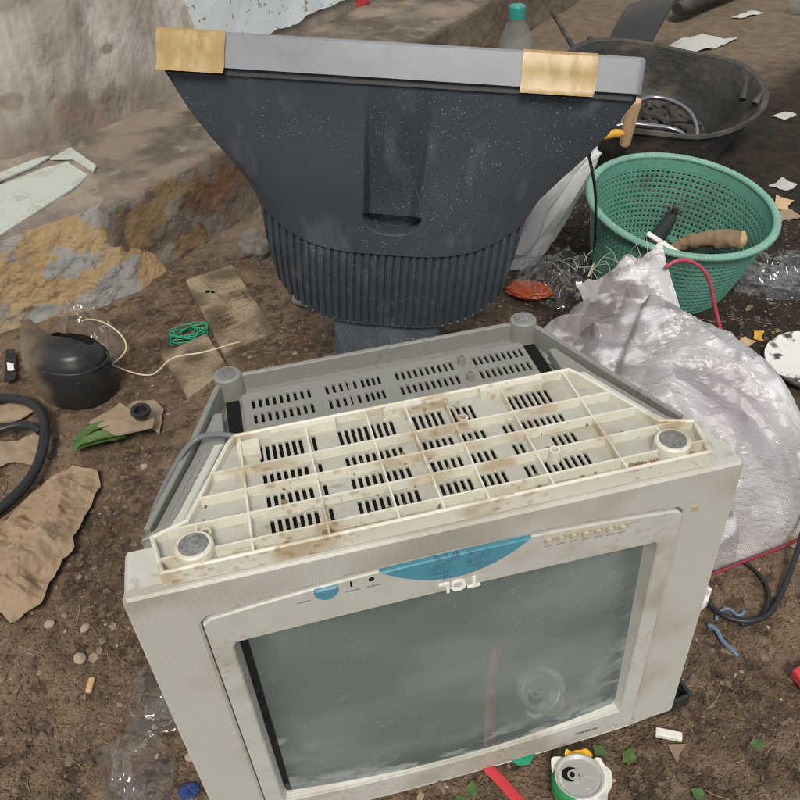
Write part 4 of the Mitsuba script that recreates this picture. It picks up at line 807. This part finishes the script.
add(HD + '__label_recess', place(rbox(0.05, 0.006, 0.046, 0.002), (-0.580, 1.0235, 0.030), -0.25, -0.05, 0.08), 'black_plastic', 30)
fl_ = []
for t in np.linspace(0, 1, 14):
    a = np.linspace(-0.95, 0.75, 20); R = 0.085 + 0.045 * t; c0 = np.array([-0.612 - 0.060 * t, 1.115 + 0.075 * t])
    arc = np.array([(c0[0] - 0.15 * R * np.cos(q) * 0.3, c0[1] + R * np.sin(q) * 0.95, 0.02 + R * 0.95 * np.cos(q) - 0.03 * t) for q in a]); inn = arc * 1.0; inn[:, 2] -= 0.006
    fl_.append(np.vstack([arc, inn[::-1]]))
add(HD + '__flange', loft(fl_), 'dusty_black', 40, 'brown dusty flared flange')
add('black_hose', tube([(-0.86, 1.09, 0.0), (-0.77, 1.085, 0.005), (-0.70, 1.055, 0.01), (-0.645, 0.985, 0.012), (-0.632, 0.89, 0.006), (-0.650, 0.79, 0.0), (-0.700, 0.715, 0.0), (-0.80, 0.64, 0.0)], 0.0105, 90, 14), 'black_cable', True, 'thick black hose curving over the earth at the left', 'hose')
add('black_hose_001', tube([(-0.86, 0.95, 0.0), (-0.74, 0.962, 0.004), (-0.69, 0.965, 0.006), (-0.645, 0.93, 0.004)], 0.0085, 50, 14), 'black_cable', True, 'shorter black hose end running inside the bigger hose loop', 'hose')
wr = [(-0.765, 1.295), (-0.742, 1.288), (-0.726, 1.16), (-0.750, 1.150)]
wz = lambda x, y: gh(x, y) + 0.012 + 0.006 * ridged(np.stack([x, y, 0 * x], -1), 25, 3, 3)
add('snack_wrapper', thick(sheet(wr, 0.004, wz, seed=4), 0.001), 'seam_black', 50, 'narrow dark wrapper with a white patch standing by the black hood', 'wrapper')
add('snack_wrapper__white_patch', thick(sheet([(-0.754, 1.235), (-0.739, 1.231), (-0.733, 1.198), (-0.749, 1.201)], 0.004, lambda x, y: wz(x, y) + 0.003, seed=5), 0.001), 'white_plastic', 50)
gw = []
for k in range(9):
    a = np.linspace(0, 2 * np.pi, 12); c = np.array([-0.325 + rng.uniform(-0.012, 0.012), 1.238 + rng.uniform(-0.015, 0.015)]); r1, r2, ph = rng.uniform(0.018, 0.05), rng.uniform(0.014, 0.03), rng.uniform(-0.4, 0.4)
    x = c[0] + r1 * np.cos(a) * math.cos(ph) - r2 * np.sin(a) * math.sin(ph); y = c[1] + r1 * np.cos(a) * math.sin(ph) + r2 * np.sin(a) * math.cos(ph); gw.append(tube(np.c_[x, y, gh(x, y) + 0.006 + 0.002 * k], 0.0016, 50, 6))
add('green_string', cat(*gw), 'green_wire', True, 'tangle of green plastic string on the earth by the boards', 'string')
labels['green_string']['kind'] = 'stuff'
def on_ground(pts, lift=0.006): return [(x, y, float(gh(x, y)) + lift) for x, y in pts]
add('cream_wire', tube([(-0.55, 1.21, 0.09), (-0.50, 1.225, 0.06), (-0.466, 1.175, 0.02), (-0.50, 1.125, 0.012), (-0.535, 1.085, 0.01)], 0.0022, 60, 8), 'cream_wire', True, 'short looped cream wire curling beside the black hood', 'wire')
add('cream_wire_001', tube(on_ground([(-0.53, 1.18), (-0.46, 1.125), (-0.415, 1.108)], 0.008) + [(-0.365, 1.095, 0.016), (-0.30, 1.085, 0.026), (-0.235, 1.095, 0.026), (-0.20, 1.11, 0.02)], 0.0022, 80, 8), 'cream_wire', True, 'long cream wire running across the speckled board', 'wire')
add('pipe_end', place(trimesh.creation.annulus(0.010, 0.014, 0.09, 28), (-0.025, 1.265, 0.005), 0.4, 1.25, 0), 'rear_grey', 40, 'short open grey pipe end lying behind the television', 'pipe')
add('torn_stone', crumple((-0.120, 1.585, 0.015), (0.036, 0.03, 0.045), 41, 9, 0.9, 3), 'speck_cement', 15, 'broken pale lump of cement at the foot of the ledge', 'rubble')
# ------------------------------------------------------------------ right side and foreground
add('black_cable', tube([(0.800, 0.40, 0.30), (0.770, 0.352, 0.17), (0.715, 0.270, 0.07), (0.650, 0.195, 0.012), (0.587, 0.138, -0.010), (0.530, 0.108, -0.010), (0.488, 0.122, -0.010), (0.476, 0.172, -0.010)], 0.0046, 110, 10), 'black_cable', True, 'thick black cable looping down onto the earth right of the television', 'cable')
add('black_cable_001', tube(on_ground([(0.572, 0.218), (0.583, 0.18), (0.570, 0.142), (0.540, 0.115), (0.50, 0.110)], 0.008), 0.0034, 60, 8), 'black_cable', True, 'thinner black cord crossing the thick cable loop', 'cable')
add('black_cable_002', tube([(0.434, 0.657, 0.579), (0.470, 0.74, 0.53), (0.515, 0.82, 0.47), (0.60, 0.95, 0.33), (0.665, 1.06, 0.18), (0.70, 1.13, 0.05), (0.70, 1.15, -0.005)], 0.0032, 90, 8), 'black_cable', True, 'thin black wire hanging down from the corner of the dark television', 'wire')
add('pale_string', tube([(0.66, 1.06, 0.06), (0.70, 1.11, 0.07), (0.75, 1.145, 0.09), (0.79, 1.15, 0.095)], 0.003, 40, 8), 'cream_wire', True, 'short pale cord sticking out of the litter before the basket', 'cord')
add('pink_wire', tube([(0.700, 0.80, 0.215), (0.735, 0.80, 0.228), (0.785, 0.79, 0.20), (0.815, 0.775, 0.13), (0.835, 0.755, 0.06), (0.868, 0.735, 0.0), (0.888, 0.695, -0.012), (0.935, 0.652, -0.012)], 0.0042, 90, 10), 'pink_wire', True, 'pinkish red wire arching from the sack down to the earth', 'wire')
add('clamp', place(cat(rbox(0.018, 0.026, 0.022, 0.003), place(rbox(0.008, 0.02, 0.03, 0.002), (0.010, 0, 0.012))), (0.460, 0.168, -0.010), 0.4), 'white_plastic', 30, 'small pale plastic clip at the end of the black cable', 'clip')
add('blue_clip', tube(on_ground([(0.452, 0.125), (0.460, 0.11), (0.459, 0.095), (0.462, 0.078), (0.466, 0.062)], 0.005), 0.0038, 30, 8), 'steel_blue', True, 'short bent blue grey wire piece on the earth below the cable', 'wire')
add('blue_clip_001', tube(on_ground([(0.470, 0.128), (0.480, 0.140), (0.500, 0.142), (0.505, 0.130), (0.520, 0.132)], 0.005), 0.0028, 30, 8), 'steel_blue', True, 'thin curly blue grey wire inside the cable loop', 'wire')
add('corner_bracket', place(cat(rbox(0.052, 0.045, 0.010, 0.002), place(rbox(0.006, 0.05, 0.03, 0.002), (0.026, 0, 0.012)), place(rbox(0.055, 0.006, 0.026, 0.002), (0, -0.024, 0.010))), (0.322, 0.032, -0.012), 0.12), 'black_plastic', 30, 'dark plastic corner piece under the lower right corner of the television', 'bracket')
add('white_stub', place(rbox(0.036, 0.012, 0.009, 0.0016), (0.304, -0.024, float(gh(0.304, -0.024)) + 0.006), -0.5), 'can_white', 30, 'little white stub lying on the earth right of the drink can', 'stub')
add('wood_chip', thick(ground_sheet([(0.296, -0.036), (0.322, -0.042), (0.306, -0.052), (0.296, -0.064)], 0.004, 0.003, 20, 3, 0.003), 0.002), 'old_wood', 40, 'triangular brown chip beside the white stub', 'chip')
rib_pts = [(0.030, 0.050), (0.040, 0.006), (0.052, -0.018), (0.066, -0.05), (0.090, -0.11), (0.13, -0.18)]
rp = spline(np.array(rib_pts), 50); tg = np.gradient(rp, axis=0); tg /= np.linalg.norm(tg, axis=1, keepdims=True); nn = np.c_[-tg[:, 1], tg[:, 0]] * 0.0075
lv = np.maximum(gh(rp[:, 0], rp[:, 1]) + 0.004, GZ + 0.002)
rg_ = [np.array([np.r_[rp[i] + nn[i], lv[i] + 0.0015], np.r_[rp[i], lv[i] + 0.003], np.r_[rp[i] - nn[i], lv[i] + 0.0015], np.r_[rp[i] - nn[i], lv[i]], np.r_[rp[i] + nn[i], lv[i]]]) for i in range(50)]
add('red_strip', loft(rg_), 'red_plastic', 30, 'flat red plastic strip on the earth in front of the screen', 'strip')
CN, CO = 'drink_can', (0.150, -0.066)
tag(CN, 'crushed drink can with torn yellow and green rim, pull tab up', 'can')
def can(m): m = m.copy(); m.vertices = m.vertices * [1.12, 1.12, 0.72]; return place(m, (CO[0], CO[1], -0.020), -0.35, -0.10, -0.06)
ca = lathe([(0.002, 0.003), (0.022, 0.003), (0.026, 0.0), (0.031, 0.008), (0.0325, 0.02), (0.0295, 0.030), (0.0318, 0.044), (0.0295, 0.053), (0.0272, 0.057), (0.026, 0.054), (0.024, 0.046), (0.001, 0.046)], 72); v = ca.vertices; k = 0.007 * (ridged(v, 60, 3, 3) - 0.55) * (v[:, 2] < 0.05); ca.vertices = v + v * [1, 1, 0] / 0.033 * k[:, None]
mat('can_print', prin(proc(lambda p, n, uv: mix((0.03, 0.25, 0.08), (0.62, 0.61, 0.57), smoothstep(0.128, 0.136, p.x + 0.02 * (fbm(p.x * 90, p.y * 90, p.z * 90, 2) - 0.5)))), 0.3))
add(CN + '__body', can(ca), 'can_print', 40, 'dented side, green on the left and white on the right')
add(CN + '__rim', can(trimesh.creation.revolve([(0.0275 + 0.0014 * math.cos(t), 0.0575 + 0.0018 * math.sin(t)) for t in np.linspace(0, 2 * np.pi, 9)], sections=64)), 'aluminium', 40)
add(CN + '__lid', can(lathe([(0.0005, 0.050), (0.0262, 0.050), (0.0264, 0.0565), (0.0250, 0.0540), (0.0242, 0.0518), (0.023, 0.0528), (0.021, 0.0535), (0.0005, 0.0535)], 64)), 'aluminium', 40)
op = plate([(-0.010 + 0.0105 * math.cos(t), 0.003 + 0.0092 * math.sin(t)) for t in np.linspace(0, 2 * np.pi, 25)[:-1]], [], 0.0008); add(CN + '__opening', can(op.apply_translation((0, 0, 0.0536))), 'black_inside', 30)
tb = plate([(0.0045 * 1.4 * math.cos(t) - 0.004, 0.001 + 0.0055 * math.sin(t)) for t in np.linspace(0, 2 * np.pi, 25)[:-1]], [[(-0.0065 + 0.0022 * math.cos(t), 0.001 + 0.003 * math.sin(t)) for t in np.linspace(0, 2 * np.pi, 17)[:-1]], [(0.0000 + 0.0014 * math.cos(t), 0.001 + 0.002 * math.sin(t)) for t in np.linspace(0, 2 * np.pi, 17)[:-1]]], 0.0014, 0.0003)
add(CN + '__pull_tab', can(tb.apply_transform(np.diag([1.45, 1.35, 1, 1])).apply_translation((0.001, 0, 0.0558))), 'aluminium', 30)
add(CN + '__score_ring', can(trimesh.creation.revolve([(0.0072 + 0.0006 * math.cos(t), 0.0538 + 0.0006 * math.sin(t)) for t in np.linspace(0, 2 * np.pi, 7)], sections=40).apply_translation((0.009, -0.006, 0))), 'aluminium', 40)
def petal(a0, a1, r0, r1, seed, z0=0.05, z1=0.055):
    n = 36; a = np.linspace(a0, a1, n); e = meshkit.noise(np.c_[a * 4, np.zeros(n), np.full(n, seed)], 2); R_ = r0 + (r1 - r0) * (0.55 + 0.6 * e) * np.sin(np.linspace(0.25, np.pi - 0.25, n))
    lo = np.c_[r0 * np.cos(a), r0 * np.sin(a), np.full(n, z0)]; hi = np.c_[R_ * np.cos(a), R_ * np.sin(a), z1 + 0.014 * (e - 0.5)]; v = np.vstack([lo, hi]); I = np.arange(n - 1)
    return trimesh.Trimesh(v, np.vstack([np.c_[I, I + 1, I + n + 1], np.c_[I, I + n + 1, I + n]]), process=False)
add(CN + '__torn_label', can(petal(1.0, 2.1, 0.0285, 0.041, 1)), 'can_yellow', True, 'torn yellow flap')
add(CN + '__torn_label', can(petal(-1.2, 0.9, 0.0285, 0.040, 2)), 'can_white', True, 'torn white flap')
add(CN + '__torn_label', can(petal(2.2, 3.0, 0.0285, 0.040, 3)), 'can_white', True)
# red edged box end at the right edge
add('red_packet', place(cat(rbox(0.05, 0.085, 0.02, 0.004)), (0.549, -0.026, -0.008), 0.15), 'red_plastic', 30, 'red and cream packet at the right edge of the yard', 'packet')
add('red_packet__cream_face', place(rbox(0.042, 0.060, 0.004, 0.001), (0.551, -0.026, 0.003), 0.15), 'cream_rib', 30)
# cracked white disc
dk = lathe([(0.001, 0.002), (0.088, 0.002), (0.098, 0.008), (0.103, 0.009), (0.104, 0.005), (0.09, -0.004), (0.001, -0.004)], 64); v = dk.vertices; v[:, 2] += 0.006 * (meshkit.fbm(v * 14, 3, 2) - 0.5)
mat('stained_white', prin(proc(lambda p, n, uv: mix((0.66, 0.65, 0.62), (0.05, 0.045, 0.04), smoothstep(0.52, 0.62, fbm(p.x * 24, p.y * 24, 2.0, 4)))), 0.4))
add('white_disc', place(dk, (1.022, 0.665, GZ + 0.012), 0.3, 0.04, -0.03), 'stained_white', 40, 'stained white round lid lying on black earth at the right', 'lid')
# leaves on the earth
def leaf(x, y, L, a, lobes=5, seed=0):
    t = np.linspace(0, 2 * np.pi, 40)[:-1]; r = L * (0.55 + 0.25 * np.abs(np.cos(t * lobes / 2)) ** 0.7 + 0.2 * np.cos(t)); P = np.c_[r * np.cos(t), r * 0.75 * np.sin(t)]
    c, s_ = math.cos(a), math.sin(a); P = P @ np.array([[c, s_], [-s_, c]]) + [x, y]; m = sheet(P, L * 0.16, lambda X_, Y_: gh(X_, Y_) + 0.005 + 0.25 * np.hypot(X_ - x, Y_ - y) ** 1 * (0.5 + 0.5 * np.sin(np.arctan2(Y_ - y, X_ - x) * 3 + seed)), seed=seed); return m
for k, (x, y, L, a, lab) in enumerate(((0.234, -0.040, 0.016, 0.8, 'pale green lobed leaf on the earth just right of the can'), (0.203, -0.022, 0.014, 2.2, 'green leaf close behind the right of the can'), (0.413, -0.068, 0.014, 0.2, 'single green leaf out on bare earth at the lower right'),
    (0.012, -0.026, 0.014, 1.2, 'darker green leaf just left of the red strip'), (-0.006, -0.034, 0.012, 3.0, 'small green leaf, leftmost before the television'), (0.303, -0.112, 0.014, 2.0, 'green leaf at the bottom edge beyond the can'), (0.020, -0.046, 0.013, 4.2, 'green leaf lowest of those left of the red strip'))):
    add('green_leaf', leaf(x, y, L, a, 5, k), 'leaf_green', True, lab, 'leaf')
add('teal_scrap', thick(ground_sheet([(0.078, 0.000), (0.115, 0.002), (0.100, -0.012), (0.085, -0.010)], 0.004, 0.012, 30, 3, 0.003), 0.001), 'green_wire', 50, 'teal plastic scrap under the front edge of the television', 'scrap')
add('blue_scrap', crumple((-0.366, 0.078, float(gh(-0.366, 0.078)) + 0.003), (0.011, 0.008, 0.004), 5, 30, 1.4, 4), 'blue_plastic_bit', 40, 'tiny bright blue plastic scrap by the nearest plastic bag', 'scrap')
add('orange_stub', place(rbox(0.010, 0.026, 0.008, 0.003), (-0.511, 0.288, float(gh(-0.511, 0.288)) + 0.004), -0.2), 'tan_wood', 30, 'orange brown filter stub on the earth left of the television', 'stub')
for k, (x, y, r, lab) in enumerate(((-0.581, 0.417, 0.009, 'pale pebble left of its twin on bare earth'), (-0.524, 0.397, 0.009, 'pale pebble right of its twin on bare earth'), (-0.529, 0.339, 0.011, 'flat pale pebble just behind the orange stub'), (-0.362, 0.127, 0.008, 'pale pebble right of the nearest plastic bag'))):
    add('pale_pebble', crumple((x, y, float(gh(x, y)) + 0.004), (r, r * 0.8, r * 0.6), 50 + k, 8, 0.3, 3, k), 'pale_stone', 40, lab, 'pebble')
# litter seen round the right edge of the yard
def scrap(key, x, y, sx, sy, m, lab, cat_, rz, seed):
    q = np.array([(-sx, -sy), (-0.2 * sx, -0.8 * sy), (sx, -0.9 * sy), (0.8 * sx, 0.3 * sy), (0.9 * sx, sy), (-0.3 * sx, 0.75 * sy), (-0.9 * sx, 0.8 * sy)]); q = q * (1 + np.random.default_rng(seed + 400).uniform(-0.42, 0.30, q.shape)); c, s_ = math.cos(rz), math.sin(rz); q = q @ np.array([[c, s_], [-s_, c]]) + [x, y]
    add(key, thick(ground_sheet(q, 0.004, 0.3 * min(sx, sy), 0.35 / min(sx, sy), seed, min(sx, sy) / 5), 0.0015), m, 50, lab, cat_)
scrap('paper_scrap', 0.70, 0.262, 0.06, 0.035, 'card_board', 'tan paper scrap under the red hem of the sack', 'paper', 0.5, 3)
scrap('paper_scrap', 2.06, 2.93, 0.15, 0.10, 'dull_white', 'whitish torn sheet on the earth beyond the tub', 'paper', 0.4, 5)
scrap('paper_scrap', 2.46, 3.22, 0.10, 0.035, 'dull_white', 'white strip of paper lying beside the dark roll', 'paper', 0.5, 6)
scrap('paper_scrap', 1.86, 2.00, 0.045, 0.03, 'dull_white', 'white triangle of paper right of the tub', 'paper', 0.2, 7)
scrap('paper_scrap', 1.43, 1.38, 0.05, 0.03, 'tan_wood', 'tan scrap on black earth right of the basket rim', 'scrap', 0.9, 8)
scrap('paper_scrap', 1.52, 1.50, 0.045, 0.035, 'dull_white', 'off-white scrap highest among the litter at the right edge', 'scrap', 0.3, 9)
scrap('paper_scrap', 1.38, 1.31, 0.055, 0.03, 'card_board', 'brown paper scrap below the tan one at the right edge', 'scrap', 0.1, 10)
scrap('dry_leaf', 0.925, 0.785, 0.026, 0.016, 'tan_wood', 'dry tan leaf on black earth above the white lid', 'leaf', 0.3, 11)
scrap('dry_leaf', 0.975, 0.80, 0.018, 0.012, 'yellow_plastic', 'small yellow leaf on black earth above the white lid', 'leaf', 1.0, 12)
scrap('paper_scrap', 0.83, 0.38, 0.05, 0.04, 'cream_plate', 'cream paper scrap half under the right edge of the sack', 'paper', 0.7, 13)
add('plastic_bottle', place(lathe([(0.005, 0), (0.035, 0.0), (0.04, 0.01), (0.04, 0.15), (0.03, 0.19), (0.014, 0.21), (0.014, 0.225), (0.002, 0.225)], 32), (2.70, 3.20, 0.02), 0.2, 1.5, 0.3), 'bottle_plastic', 40, 'clear plastic bottle lying on far bare earth at the right', 'bottle')
# gravel, crumbs and chips strewn over the earth
def strew(n, lo, hi, xr_, yr_, seed, flat=0.6):
    r_ = np.random.default_rng(seed); out = []; base = [trimesh.creation.icosphere(0) for _ in range(1)][0]
    V_, F_ = [], []; nv = 0
    while len(V_) < n:
        x, y = r_.uniform(*xr_), r_.uniform(*yr_)
        if abs(x) < 0.325 and 0 < y < 0.40: continue
        if y > 1.50 + 0.9 * x and x > -0.9: continue
        s = lo + (hi - lo) * r_.random() ** 8
        v = base.vertices * r_.uniform(0.45, 1.4, 3) * [1, 1, flat] * (1 + r_.uniform(-0.35, 0.35, (12, 1))) * s; a = r_.uniform(0, 6.28); c, s_ = math.cos(a), math.sin(a); v = np.c_[v[:, 0] * c - v[:, 1] * s_, v[:, 0] * s_ + v[:, 1] * c, v[:, 2]]
        V_.append((v, x, y, s)); 
    xy = np.array([(q[1], q[2]) for q in V_]); z = gh(xy[:, 0], xy[:, 1])
    vs = np.vstack([q[0] + [q[1], q[2], z[i] + q[3] * 0.15] for i, q in enumerate(V_)]); fs = np.vstack([base.faces + 12 * i for i in range(len(V_))])
    return trimesh.Trimesh(vs, fs, process=False)
add('gravel', strew(26000, 0.0010, 0.0085, (-1.0, 1.4), (-0.3, 2.0), 5), 'pebble', False, 'brown gravel and crumbs strewn over the trodden earth', 'gravel', kind='stuff')
chp = strew(3500, 0.0016, 0.0075, (-1.0, 1.4), (-0.3, 2.0), 8, 0.25)
mat('chip_pale', prin(proc(lambda p, n, uv: mix((0.12, 0.085, 0.055), (0.40, 0.31, 0.22), noise(p.x * 60, p.y * 60, 3.0))), 0.8))
add('wood_litter', chp, 'chip_pale', False, 'pale wood chips and straw bits strewn over the earth', 'litter', kind='stuff')
tw_ = []
for k in range(520):
    x, y = rng.uniform(-0.9, 1.3), rng.uniform(-0.2, 1.7)
    if abs(x) < 0.34 and 0 < y < 0.42 or y > 1.45 + 0.6 * x: continue
    a = rng.uniform(0, 6.28); L = rng.uniform(0.012, 0.045); p = [(x + L * (t - .5) * math.cos(a + 0.3 * t), y + L * (t - .5) * math.sin(a + 0.3 * t)) for t in (0, .5, 1)]; tw_.append(tube(on_ground(p, 0.002), 0.0009, 5, 5))
add('straw', cat(*tw_), 'old_wood', True, 'thin straws and twigs lying about on the earth', 'straw', kind='stuff')
